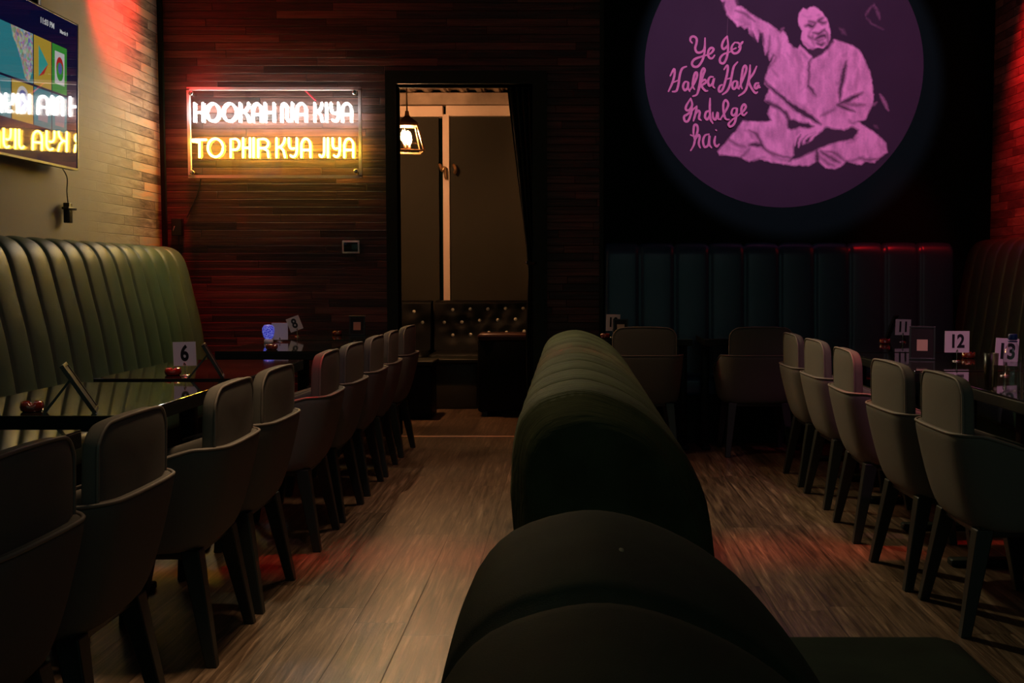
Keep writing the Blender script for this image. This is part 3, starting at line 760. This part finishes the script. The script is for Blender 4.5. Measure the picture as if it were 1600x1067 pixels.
# ------------------------------------------------------------------ small things on the walls
p = at(549, 386, BY)
t = thing('thermostat', 'white framed thermostat with a black display on the wood wall', 'thermostat', p)
bm = rbox(-.062, .062, -.022, 0, -.046, .046, .006); obj('housing', bm, mat('pale_grey_plastic', (.8, .8, .8), .4), t)
obj('display', rbox(-.050, .050, -.025, -.020, -.033, .033, .003), mat('dark_display', (.01, .012, .012), .15), t)
p = at(279.5, 355, BY)
t = thing('power_adapter', 'black power adapter box on the wood wall below the neon sign', 'power adapter', p)
obj('case', rbox(-.038, .038, -.05, 0, -.062, .062, .006), M_plastic, t)
bm = bmesh.new(); tube(bm, smoothpath([(.005, -.02, -.06), (.004, -.02, -.12), (.01, -.02, -.2)], 4), .004, 6); obj('cord', bm, M_plastic, t)
bm = bmesh.new(); tube(bm, [(-.022, -.052, -.025), (-.012, -.054, .004)], .003, 6); obj('switch', bm, M_white, t)

# television on the left wall
TVX = -2.80; y1, y0 = 6.24, 4.82; z1, z0 = 2.575, 1.755
t = thing('television', 'wall-mounted television showing app tiles and mirroring the neon sign', 'television', (TVX, (y0 + y1) / 2, z0), 0)
t.rotation_euler = (0, math.radians(1.6), 0)
hw, ht = (y1 - y0) / 2, z1 - z0
obj('housing', rbox(-.045, -.002, -hw, hw, 0, ht, .006, 2), M_plastic, t)
bm = bmesh.new()
for a in ((-hw, hw, 0, .012), (-hw, hw, ht - .007, ht), (-hw, -hw + .007, .012, ht - .007), (hw - .007, hw, .012, ht - .007)): box(bm, -.004, .004, *a)
obj('bezel', bm, mat('silver_bezel', (.10, .10, .09), .4, metal=.5), t, smooth=False)
def scr(name, col, k=.5):
    m = mat(name, tuple(c * .04 for c in col), .03, spec=.9, emit=col, estr=k, coat=1)
    m.node_tree.nodes['Principled BSDF'].inputs['Coat Roughness'].default_value = .015
    m.node_tree.nodes['Principled BSDF'].inputs['Coat IOR'].default_value = 1.7
    return m
scn = obj('screen', B(-.003, .0, -hw + .007, hw - .007, .012, ht - .007), scr('screen_navy', (.004, .007, .055), .4), t, smooth=False)
# gradient-free navy desktop; tiles in metres from the right edge of the screen (a = distance from the right, z from the bottom)
def tile(a0, a1, za, zb, m, name='app_tile', d=.0006, par=None):
    return obj(name, B(-.002, d, hw - a1, hw - a0, za, zb), m, par or t, smooth=False)
def fanp(pts, d, m, par, name='icon'):
    bm = bmesh.new(); a = [bm.verts.new((d, hw - q[0], q[1])) for q in pts]; b = [bm.verts.new((d - .001, hw - q[0], q[1])) for q in pts]
    bm.faces.new(a); bm.faces.new(b[::-1])
    for i in range(len(a)): j = (i + 1) % len(a); bm.faces.new((a[i], a[j], b[j], b[i]))
    return obj(name, bm, m, par, smooth=False)
def circ(ca, cz, r, n=20, ry=None): return [(ca + r * math.cos(2 * PI * k / n), cz + (ry or r) * math.sin(2 * PI * k / n)) for k in range(n)]
teal, yel, grn, pur = scr('tile_teal', (.04, .30, .36)), scr('tile_yellow', (.62, .42, .05)), scr('tile_green', (.05, .38, .05)), scr('tile_violet', (.20, .16, .52))
wht, redm, blu, gry = scr('icon_white', (.75, .75, .75)), scr('icon_red', (.6, .03, .03)), scr('icon_blue', (.12, .16, .5)), scr('icon_grey', (.28, .32, .38))
spk = scr('speckle', (.4, .3, .4)); nt = spk.node_tree; vo = nt.nodes.new('ShaderNodeTexVoronoi'); vo.inputs['Scale'].default_value = 60
tcn = nt.nodes.new('ShaderNodeTexCoord'); hs = nt.nodes.new('ShaderNodeMix'); hs.data_type = 'RGBA'; hs.inputs['Factor'].default_value = .5; hs.inputs['B'].default_value = (.45, .4, .42, 1)
nt.links.new(tcn.outputs['Object'], vo.inputs['Vector']); nt.links.new(vo.outputs['Color'], hs.inputs['A']); nt.links.new(hs.outputs['Result'], nt.nodes['Principled BSDF'].inputs['Emission Color'])
# row edges
R1a, R1b, R2a = .40, .655, .19
g1 = tile(.135, .305, R1a, R1b, grn)
fanp([(.165, .445), (.275, .445), (.275, .62), (.165, .62)], .0014, wht, g1, 'icon')
fanp(circ(.22, .535, .042, ry=.06), .0022, redm, g1); fanp(circ(.22, .515, .040, ry=.05), .0027, grn, g1); fanp(circ(.22, .532, .022, ry=.03), .0032, blu, g1)
g2 = tile(.315, .505, R1a, R1b, yel); fanp([(.455, .45), (.455, .61), (.355, .53)], .0014, scr('play_teal', (.05, .45, .40)), g2); fanp([(.455, .45), (.355, .53), (.40, .47)], .002, redm, g2)
g3 = tile(.515, 1.0, R1a, R1b, teal)
fanp([(.52, .655), (.52, .47), (.56, .40), (.60, .42), (.64, .50), (.68, .56), (.72, .60), (.74, .655)], .0014, spk, g3, 'picture')
tile(1.01, 1.41, .19, .72, pur); fanp(circ(1.11, .50, .06, ry=.09), .0014, redm, t, 'icon')
for a0, a1, m_, ic in ((.135, .305, teal, gry), (.315, .505, teal, gry), (.515, .73, yel, blu), (.74, 1.0, teal, gry)):
    q = tile(a0, a1, R2a, R1a - .012, m_); c = (a0 + a1) / 2
    if m_ is yel: fanp(circ(c, .30, .065, ry=.07), .0014, wht, q); fanp(circ(c, .295, .048, ry=.055), .002, blu, q)
    else: fanp([(c - .05, .22), (c + .05, .22), (c + .06, .28), (c + .03, .31), (c + .025, .35), (c - .025, .35), (c - .03, .31), (c - .06, .28)], .0014, ic, q)
MT = Matrix(((0, 0, 1, .001), (-0, 0, 0, 0), (0, 1, 0, 0), (0, 0, 0, 1)))
def tvtext(s, size, a, z):
    # plane of the screen: text x runs towards +y seen from the room
    Mx = Matrix(((0, 0, 1, .0008), (1, 0, 0, hw - a), (0, 1, 0, z), (0, 0, 0, 1)))
    obj('clock_text', text_bm(s, size, .0003, .0008, Mx), wht, t, smooth=False)
tvtext('11:03 PM', .042, .36, .745); tvtext('March 9', .028, .17, .735)
obj('mount_pole', rbox(-.055, -.015, .27, .32, ht - .1, H - z0 - .01, .004, 1), M_plastic, t)
obj('mount_plate', rbox(-.094, -.04, -.2, .2, .25, .6, .004, 1), M_plastic, t)
# cable and dongle hanging by the television
t = thing('cable_adapter', 'black adapter hanging on a cable below the corner of the television', 'adapter', (0, 0, 0))
cy = 6.26; cz = 1.53
bm = bmesh.new(); tube(bm, smoothpath([(-2.885, 6.18, 1.80), (-2.84, 6.19, 1.72), (-2.86, 6.23, 1.64), (-2.865, 6.25, 1.575)], 5), .0035, 6); obj('cable', bm, M_plastic, t)
obj('body', rbox(-2.885, -2.85, 6.23, 6.275, 1.46, 1.575, .005), M_plastic, t)
obj('plug', rbox(-2.88, -2.84, 6.20, 6.31, 1.535, 1.55, .004), M_plastic, t)

# ------------------------------------------------------------------ mural
mc = at(1225, 105, MY); RAD = 215 * MY / F * 1.0
PT = MY - .004
M_paint = bpy.data.materials.new('mural_paint'); M_paint.use_nodes = True
nt = M_paint.node_tree; bs = nt.nodes['Principled BSDF']; bs.inputs['Roughness'].default_value = .75; bs.inputs['Specular IOR Level'].default_value = .2
va = nt.nodes.new('ShaderNodeVertexColor'); va.layer_name = 'paint'; nt.links.new(va.outputs['Color'], bs.inputs['Base Color'])
BG = np.array([.036, .022, .038]); INK = np.array([.90, .42, .62])
# figure: rasterised brush shapes on a fine grid
X0, X1, Y0_, Y1_ = 1104, 1400, -6, 272
ST = .8
gx = np.arange(X0, X1, ST); gy = np.arange(Y0_, Y1_, ST)
GX, GYY = np.meshgrid(gx, gy)
def polymask(pts, soft=1.2):
    GX, GYY = GXW, GYW
    P = np.array(pts, float); n = len(P); inside = np.zeros(GX.shape, bool); d = np.full(GX.shape, 1e9)
    for i in range(n):
        x0, y0 = P[i]; x1, y1 = P[(i + 1) % n]
        if y1 != y0:
            c = ((y0 > GYY) != (y1 > GYY)) & (GX < (x1 - x0) * (GYY - y0) / (y1 - y0) + x0); inside ^= c
        L2 = (x1 - x0) ** 2 + (y1 - y0) ** 2 + 1e-9
        tt = np.clip(((GX - x0) * (x1 - x0) + (GYY - y0) * (y1 - y0)) / L2, 0, 1)
        d = np.minimum(d, np.hypot(GX - x0 - tt * (x1 - x0), GYY - y0 - tt * (y1 - y0)))
    sd = np.where(inside, d, -d)
    return np.clip(sd / soft * .5 + .5, 0, 1)
def stroke(pts, w, soft=1.2):
    GX, GYY = GXW, GYW
    P = [(p.x, p.y) for p in smoothpath([(a, b, 0) for a, b in pts], 4)]
    d = np.full(GX.shape, 1e9); n = len(P)
    for i in range(n - 1):
        x0, y0 = P[i]; x1, y1 = P[i + 1]; L2 = (x1 - x0) ** 2 + (y1 - y0) ** 2 + 1e-9
        tt = np.clip(((GX - x0) * (x1 - x0) + (GYY - y0) * (y1 - y0)) / L2, 0, 1)
        k = (i + tt) / (n - 1); ww = w * (1 - .75 * np.abs(2 * k - 1) ** 2)
        d = np.minimum(d, np.hypot(GX - x0 - tt * (x1 - x0), GYY - y0 - tt * (y1 - y0)) - ww / 2)
    return np.clip(.5 - d / soft * .5, 0, 1)
rs = np.random.RandomState(3)
def vnoise(sx, sy):
    w_ = int((X1 - X0) / sx) + 3; h_ = int((Y1_ - Y0_) / sy) + 3; g = rs.rand(h_, w_)
    fx = (GX - X0) / sx; fy = (GYY - Y0_) / sy; ix = fx.astype(int); iy = fy.astype(int); ax = fx - ix; ay = fy - iy
    ax = ax * ax * (3 - 2 * ax); ay = ay * ay * (3 - 2 * ay)
    return (g[iy, ix] * (1 - ax) + g[iy, ix + 1] * ax) * (1 - ay) + (g[iy + 1, ix] * (1 - ax) + g[iy + 1, ix + 1] * ax) * ay
img = np.zeros(GX.shape)
n1, n2 = vnoise(5, 5) + .5 * vnoise(2, 2), vnoise(5, 6) + .5 * vnoise(2, 2)
GXW = GX + (n1 - .75) * 1.5; GYW = GYY + (n2 - .75) * 1.5
def lay(m, v, a=1.):
    global img
    img = img * (1 - m * a) + v * m * a
body = [(1120, -6), (1128, 3), (1133, 1), (1133, 9), (1135, 21), (1139, 27), (1146, 34), (1152, 41), (1158, 40), (1163, 46), (1168, 42), (1171, 52), (1177, 58), (1176, 49), (1184, 66), (1187, 52), (1192, 52), (1193, 70),
        (1196, 86), (1201, 80), (1202, 94), (1209, 84), (1204, 100), (1199, 112), (1195, 123), (1194, 130), (1202, 138), (1197, 150), (1195, 158), (1204, 163), (1199, 178), (1205, 188), (1196, 190), (1160, 189), (1150, 204), (1138, 217),
        (1128, 229), (1121, 237), (1124, 242), (1140, 243), (1158, 246), (1170, 253), (1186, 248), (1206, 254), (1232, 258), (1262, 259), (1278, 252), (1290, 262), (1304, 264), (1313, 261), (1322, 252), (1345, 258),
        (1352, 252), (1366, 255), (1374, 247), (1387, 238), (1385, 224), (1378, 217), (1365, 206), (1350, 196), (1340, 190), (1352, 187), (1357, 176), (1363, 163), (1365, 148), (1362, 125), (1359, 112), (1353, 99), (1347, 84),
        (1340, 76), (1332, 71), (1319, 66), (1303, 61), (1299, 66), (1292, 76), (1283, 85), (1271, 91), (1266, 85), (1258, 78), (1250, 70), (1247, 76), (1239, 74), (1233, 66), (1229, 54), (1224, 49), (1219, 51), (1213, 45), (1203, 37),
        (1190, 31), (1183, 27), (1170, 19), (1162, 12), (1157, 9), (1150, 9), (1147, -6)]
tex = .60 + .42 * vnoise(8, 18) + .16 * (vnoise(3, 9) - .5) + .10 * (vnoise(2, 2) - .5)
lay(polymask(body, 1.8), 1.0); img *= np.clip(tex, 0, 1.05)
# the wrist and bracelet are painted dimmer
lay(polymask([(1128, 0), (1150, -6), (1152, 8), (1146, 20), (1138, 24), (1133, 12)], 4), .45, .55)
face = [(1249, 20), (1255, 13), (1261, 14.5), (1265, 11), (1271, 10), (1278, 13.5), (1286, 20), (1292, 29), (1295, 38), (1298, 50), (1297, 62), (1292, 71), (1286, 76), (1277, 75), (1270, 78), (1262, 76), (1256, 70), (1252, 61), (1253, 48), (1248, 39), (1247, 29)]
mf = polymask(face, 1.4); lay(mf, .93 + .12 * vnoise(6, 8) - .06)
D = .02
for pts, w_, v, a in [
    ([(1258, 40.5), (1264, 39), (1269, 41.5), (1274, 37)], 4.2, D, .95), ([(1263, 33), (1269, 34), (1275, 36)], 3, D, .85), ([(1277, 34), (1281, 31), (1287, 27)], 3.2, D, .9), ([(1280, 33), (1285, 36), (1291, 34)], 3.4, D, .9),
    ([(1271, 51), (1278, 52.5), (1284, 50), (1288, 46)], 3.2, D, .95), ([(1270, 44), (1265, 51), (1263, 57)], 1.8, .3, .7), ([(1263, 56), (1267, 59), (1270, 58)], 3.4, .1, .8),
    ([(1273, 61), (1280, 58), (1288, 56), (1290, 60)], 4.2, D, .95), ([(1274, 62), (1280, 64), (1287, 62)], 3, .08, .8), ([(1276, 67), (1283, 70), (1289, 66)], 3.2, D, .95), ([(1288, 47), (1293, 54), (1294, 64), (1290, 72)], 2.4, .05, .8),
    ([(1271, 52), (1270, 62), (1273, 72)], 2.4, .25, .7), ([(1254, 24), (1262, 27), (1268, 25)], 2, .6, .6), ([(1277, 24), (1281, 24)], 2.4, .4, .6), ([(1256, 66), (1264, 72), (1272, 76)], 2, .35, .6),
    # sleeve of the raised arm
    ([(1149, 17), (1160, 20), (1171, 27), (1180, 34)], 2.6, D, .8), ([(1150, 30), (1162, 34), (1172, 36)], 2, .45, .7), ([(1160, 40), (1170, 38), (1174, 46)], 1.8, .35, .7), ([(1172, 48), (1176, 56), (1180, 64)], 3, .05, .8), ([(1186, 48), (1192, 58), (1194, 70)], 3, .05, .8),
    ([(1203, 56), (1202, 72), (1199, 86)], 2.4, .2, .8), ([(1216, 58), (1218, 68), (1217, 78)], 4, .35, .6), ([(1206, 84), (1212, 90), (1206, 100), (1201, 106)], 3, .25, .7), ([(1205, 108), (1212, 114), (1215, 120)], 3, .3, .6),
    ([(1228, 82), (1236, 92), (1240, 104)], 4, .5, .5), ([(1222, 86), (1230, 100)], 3, .55, .5), ([(1240, 80), (1250, 96), (1252, 112)], 4, .5, .5), ([(1252, 80), (1258, 88), (1262, 92)], 2.5, .3, .6),
    # front of the shirt
    ([(1271, 90), (1265, 97), (1264, 110), (1264, 122), (1262, 135)], 2.2, D, .95), ([(1262, 134), (1268, 140), (1274, 150)], 4.5, D, .85), ([(1276, 152), (1270, 150), (1264, 142)], 3, .4, .6), ([(1255, 118), (1260, 130), (1252, 142)], 2, .5, .5),
    ([(1322, 96), (1319, 110), (1317, 124), (1313, 140), (1312, 158)], 5.5, D, .95), ([(1316, 88), (1322, 84)], 3, .4, .5), ([(1341, 108), (1338, 124), (1336, 140)], 4, .45, .6), ([(1306, 128), (1310, 132)], 4, .3, .6),
    ([(1309, 163), (1322, 158), (1334, 152), (1348, 145)], 5, D, .95), ([(1318, 160), (1332, 164), (1352, 164)], 5, .15, .75), ([(1308, 164), (1320, 168), (1336, 175)], 4, D, .9), ([(1300, 172), (1308, 168)], 4, .35, .6),
    ([(1282, 182), (1292, 176), (1302, 172)], 3, .15, .7), ([(1327, 188), (1332, 193), (1340, 189)], 2, .2, .8),
    ([(1193, 125), (1203, 136), (1216, 147), (1228, 156)], 3.5, D, .95), ([(1222, 151), (1236, 164), (1252, 174), (1268, 184), (1282, 194)], 6, D, .98), ([(1196, 158), (1208, 164), (1220, 170)], 5, D, .85), ([(1218, 168), (1228, 178), (1234, 190)], 4.5, D, .9),
    ([(1240, 158), (1256, 168), (1266, 174)], 3, .4, .5), ([(1210, 178), (1220, 190), (1228, 206)], 3, .55, .5),
    # legs and lap
    ([(1170, 203), (1180, 208), (1186, 216), (1194, 232), (1212, 242), (1234, 246)], 3, .05, .9), ([(1138, 217), (1150, 225), (1164, 230)], 3.5, .1, .8), ([(1170, 227), (1180, 226), (1191, 228)], 5, D, .95), ([(1164, 203), (1172, 208), (1176, 216)], 2, .3, .6),
    ([(1134, 226), (1146, 233), (1158, 236)], 2, .5, .5), ([(1172, 232), (1164, 240), (1157, 247)], 2.5, .1, .8), ([(1196, 246), (1186, 247), (1176, 252)], 2.5, .25, .7), ([(1200, 236), (1216, 248), (1230, 250)], 3, .3, .6),
    ([(1276, 234), (1277, 246), (1277, 257)], 4, D, .95), ([(1282, 236), (1296, 245), (1312, 254)], 4.5, .05, .85), ([(1282, 244), (1292, 254), (1304, 260)], 4, .2, .75), ([(1290, 236), (1306, 240), (1322, 252)], 3, .1, .8), ([(1342, 246), (1356, 250), (1372, 248)], 3.5, .1, .8),
    ([(1238, 246), (1252, 242), (1266, 238)], 2, .4, .6), ([(1370, 222), (1378, 230), (1384, 236)], 3, .5, .5), ([(1322, 224), (1334, 220), (1340, 214)], 3, .3, .5), ([(1322, 252), (1336, 250), (1350, 244)], 2.5, .2, .7)]:
    lay(stroke(pts, w_ * 1.35 + .4, 2.4), v, a)
for pts, w_, v, a in ([(1298, 100), (1300, 130), (1292, 160)], 16, .62, .35), ([(1330, 110), (1346, 130), (1350, 150)], 14, .6, .3), ([(1225, 100), (1236, 124), (1242, 146)], 18, .6, .35), ([(1215, 205), (1230, 222), (1236, 236)], 14, .55, .4), \
        ([(1150, 224), (1170, 236), (1186, 240)], 9, .5, .45), ([(1330, 232), (1350, 236), (1366, 230)], 12, .6, .35), ([(1290, 248), (1304, 258)], 8, .3, .5), ([(1300, 192), (1320, 190), (1336, 184)], 8, .6, .4), ([(1160, 24), (1180, 40), (1190, 48)], 10, .6, .3):
    lay(stroke(pts, w_, 9.0), v, a)
for pts, v in (([(1262, 76), (1268, 84), (1272, 91), (1283, 86), (1292, 78), (1303, 66), (1300, 60), (1296, 68), (1288, 76), (1276, 77)], .03),
               ([(1230, 188), (1240, 186), (1248, 190), (1262, 192), (1272, 197), (1262, 201), (1250, 199), (1236, 203), (1230, 200)], .02),
               ([(1240, 228), (1244, 218), (1250, 214), (1254, 226), (1262, 222), (1270, 214), (1282, 206), (1292, 198), (1302, 201), (1318, 203), (1332, 198), (1342, 203), (1334, 218), (1318, 220), (1302, 224), (1284, 230), (1274, 236), (1262, 240), (1246, 248), (1232, 252), (1240, 242)], .02),
               ([(1256, 217), (1262, 214), (1268, 208), (1274, 207), (1268, 216), (1260, 224)], .02)):
    lay(polymask(pts, 2.4), v)
# fingers of the resting hand
for pts in ([(1282, 200), (1266, 204), (1252, 209), (1244, 216), (1242, 228)], [(1272, 204), (1258, 210), (1249, 219), (1248, 230)], [(1276, 206), (1262, 213), (1256, 220)], [(1278, 208), (1270, 214), (1265, 220)]):
    lay(stroke(pts, 4.2, 1.6), .9, .95)
for pts in ([(1252, 210), (1246, 218), (1245, 226)], [(1262, 210), (1254, 218), (1252, 226)]): lay(stroke(pts, 1.4, 1.2), .15, .8)
# loose brush marks at the right
for pts, w_, a in (([(1353, 24), (1357, 16), (1366, 6)], 2.4, .16), ([(1366, 8), (1372, 20), (1374, 30)], 3.4, .16), ([(1354, 28), (1364, 38), (1380, 46)], 1.6, .12), ([(1375, 148), (1382, 160), (1388, 172)], 4, .42), ([(1362, 166), (1370, 160)], 3, .3), ([(1224, 44), (1220, 48)], 4, .3), ([(1372, 200), (1366, 196)], 5, .12), ([(1312, 44), (1322, 54)], 6, .10)):
    lay(stroke(pts, w_, 2.4), 1., a)
img = np.clip(img + (vnoise(1.6, 1.6) - .5) * .06 * (img > .05), 0, 1)
cmask = np.hypot(GX - 1225, GYY - 105) < 213.5
ny, nx = GX.shape
colr = BG[None, None] * (1 - img[..., None]) + INK[None, None] * img[..., None]
keep = cmask & (img > .012)
k2 = keep.copy()
for dy in (-1, 0, 1):
    for dx in (-1, 0, 1): k2 |= np.roll(np.roll(keep, dy, 0), dx, 1)
k2 &= cmask
idx = -np.ones(GX.shape, int); verts = []; vcol = []
pa, pb = at(0, 0, PT), None
for j in range(ny):
    for i in range(nx):
        if k2[j, i]:
            idx[j, i] = len(verts); p = at(GX[j, i], GYY[j, i], PT); verts.append((p.x, p.y, p.z)); vcol.append((*colr[j, i], 1))
faces = [(idx[j, i], idx[j, i + 1], idx[j + 1, i + 1], idx[j + 1, i]) for j in range(ny - 1) for i in range(nx - 1) if min(idx[j, i], idx[j, i + 1], idx[j + 1, i], idx[j + 1, i + 1]) >= 0]
mural = thing('wall_mural_painting', 'round purple wall painting of a seated singer with handwritten lines above the teal banquette', 'mural', (0, 0, 0))
me = bpy.data.meshes.new('painted_singer'); me.from_pydata(verts, [], faces); me.materials.append(M_paint)
ca = me.color_attributes.new('paint', 'FLOAT_COLOR', 'POINT'); ca.data.foreach_set('color', np.array(vcol, dtype=np.float32).ravel())
o = bpy.data.objects.new('painted_singer', me); C.objects.link(o); o.parent = mural
M_disc = mat('mural_background', tuple(BG), .75, spec=.2, var=.10, vscale=2)
bm = bmesh.new(); n = 128
loft(bm, [[Vector((mc.x + RAD * math.cos(2 * PI * k / n), yy, mc.z + RAD * math.sin(2 * PI * k / n))) for k in range(n)] for yy in (MY - .002, MY - .0005)])
obj('painted_disc', bm, M_disc, mural, smooth=False)
M_letter = mat('mural_lettering', (.66, .26, .40), .75, spec=.2, var=.12, vscale=60)
words = {
 'Ye': [[(262, 138), (247, 118), (252, 94), (275, 86), (297, 105), (296, 140), (286, 180), (300, 212), (335, 210), (358, 180), (364, 100)], [(364, 100), (362, 200), (345, 270), (310, 322), (275, 325), (260, 300), (280, 268), (330, 248), (385, 232)], [(385, 232), (412, 218), (432, 190), (418, 176), (396, 190), (387, 225), (398, 255), (420, 260), (440, 236)]],
 'Jo': [[(540, 84), (512, 118), (498, 160), (510, 186), (534, 170), (545, 150)], [(540, 84), (547, 150), (545, 210), (530, 270), (508, 300), (484, 290), (484, 260), (510, 228), (565, 208)], [(600, 134), (580, 160), (574, 195), (594, 220), (628, 210), (645, 172), (632, 140), (600, 134)], [(582, 190), (610, 178)], [(632, 172), (650, 145), (664, 128)]],
 'Halka_1': [[(88, 398), (118, 345), (122, 385), (106, 450), (74, 522)], [(216, 325), (182, 342), (163, 395), (152, 470), (136, 518), (106, 524)], [(108, 452), (156, 432)], [(228, 448), (204, 448), (189, 485), (203, 514), (226, 492), (230, 452), (230, 495), (242, 522)],
             [(242, 515), (272, 468), (298, 410), (300, 376), (284, 378), (270, 430), (266, 480), (280, 505)], [(268, 560), (300, 545), (322, 480), (346, 400), (362, 356), (350, 340), (334, 372), (324, 440), (300, 546)], [(330, 455), (360, 430), (372, 450), (338, 478), (364, 515), (384, 518)], [(428, 408), (402, 410), (388, 445), (398, 478), (422, 462), (436, 418), (426, 475), (440, 495)]],
 'Halka_2': [[(515, 348), (540, 315), (545, 350), (528, 430), (504, 505), (482, 525), (472, 508), (482, 480), (500, 470)], [(622, 290), (592, 328), (576, 400), (562, 470), (538, 520), (504, 546)], [(526, 428), (572, 415)], [(616, 440), (592, 446), (580, 478), (592, 504), (615, 482), (620, 445), (622, 490), (635, 503)],
             [(634, 495), (664, 430), (692, 350), (684, 318), (666, 340), (654, 410), (648, 470), (658, 500)], [(722, 314), (718, 380), (706, 450), (682, 520), (632, 558)], [(774, 324), (748, 380), (712, 436), (732, 494), (762, 534), (780, 528)], [(790, 456), (768, 460), (758, 486), (772, 500), (790, 472), (790, 490), (802, 490)]],
 'Indulge': [[(250, 578), (216, 635), (212, 665), (236, 672), (262, 630), (250, 578)], [(262, 630), (256, 690), (230, 756), (204, 756), (198, 722), (230, 700), (298, 640)], [(298, 640), (290, 690), (272, 756)], [(280, 720), (306, 676), (322, 690), (316, 735), (332, 752)], [(398, 676), (372, 688), (364, 724), (382, 746), (402, 706)], [(404, 578), (402, 660), (406, 735), (425, 775)],
             [(426, 690), (428, 730), (448, 745), (464, 690), (468, 736), (488, 746)], [(488, 740), (520, 690), (548, 630), (530, 592), (510, 620), (512, 690), (528, 740), (556, 746)], [(612, 655), (586, 660), (574, 695), (590, 714), (614, 688), (616, 655), (612, 720), (596, 778), (566, 802), (550, 782), (578, 750), (630, 712)], [(636, 705), (668, 680), (688, 645), (674, 625), (655, 650), (654, 692), (672, 712), (696, 690)]],
 'hai': [[(250, 992), (274, 950), (286, 900), (306, 830), (298, 790), (278, 794), (272, 850), (280, 905)], [(250, 868), (276, 880)], [(284, 912), (308, 870), (322, 884), (314, 935), (326, 970)], [(396, 862), (362, 874), (348, 920), (362, 964), (390, 945), (400, 872), (398, 940), (416, 970)], [(446, 880), (438, 928), (454, 960), (476, 942)], [(450, 828), (455, 834)]],
}
for nm, strokes in words.items():
    bm = bmesh.new()
    for si, s_ in enumerate(strokes):
        P = [at(1030 + q.x / 5.083, 40 + q.y / 5.083, PT - .001 - .0016 * si) for q in smoothpath([(a, b, 0) for a, b in s_], 6)]
        n = len(P); La, Lb = [], []
        for i in range(n):
            tt = (P[min(i + 1, n - 1)] - P[max(i - 1, 0)]).normalized(); nn = Vector((-tt.z, 0, tt.x))
            k = i / (n - 1); wd = .0085 * (.55 + .45 * min(1, 4 * min(k, 1 - k) + .15))
            La.append(P[i] + nn * wd + Vector((0, -.00002 * i, 0))); Lb.append(P[i] - nn * wd + Vector((0, -.00002 * i, 0)))
        loft(bm, [La, Lb], closed=False)
        if n > 0:
            for e in (0, -1):
                c = P[e] + Vector((0, -.00002 * (n + 6) if e else .00005, 0)); bmesh.ops.create_circle(bm, cap_ends=True, radius=.0055, segments=10, matrix=Matrix.Translation(c) @ Matrix.Rotation(PI / 2, 4, 'X'))
    obj('painted_word', bm, M_letter, mural, smooth=False)
bm = bmesh.new(); loft(bm, [[at(1137, 28, PT - .001), at(1135.5, 57, PT - .001)], [at(1137.5, 28, PT - .001), at(1136.3, 57, PT - .001)]], closed=False)
obj('painted_string', bm, mat('string_paint', (.14, .09, .11), .8), mural, smooth=False)
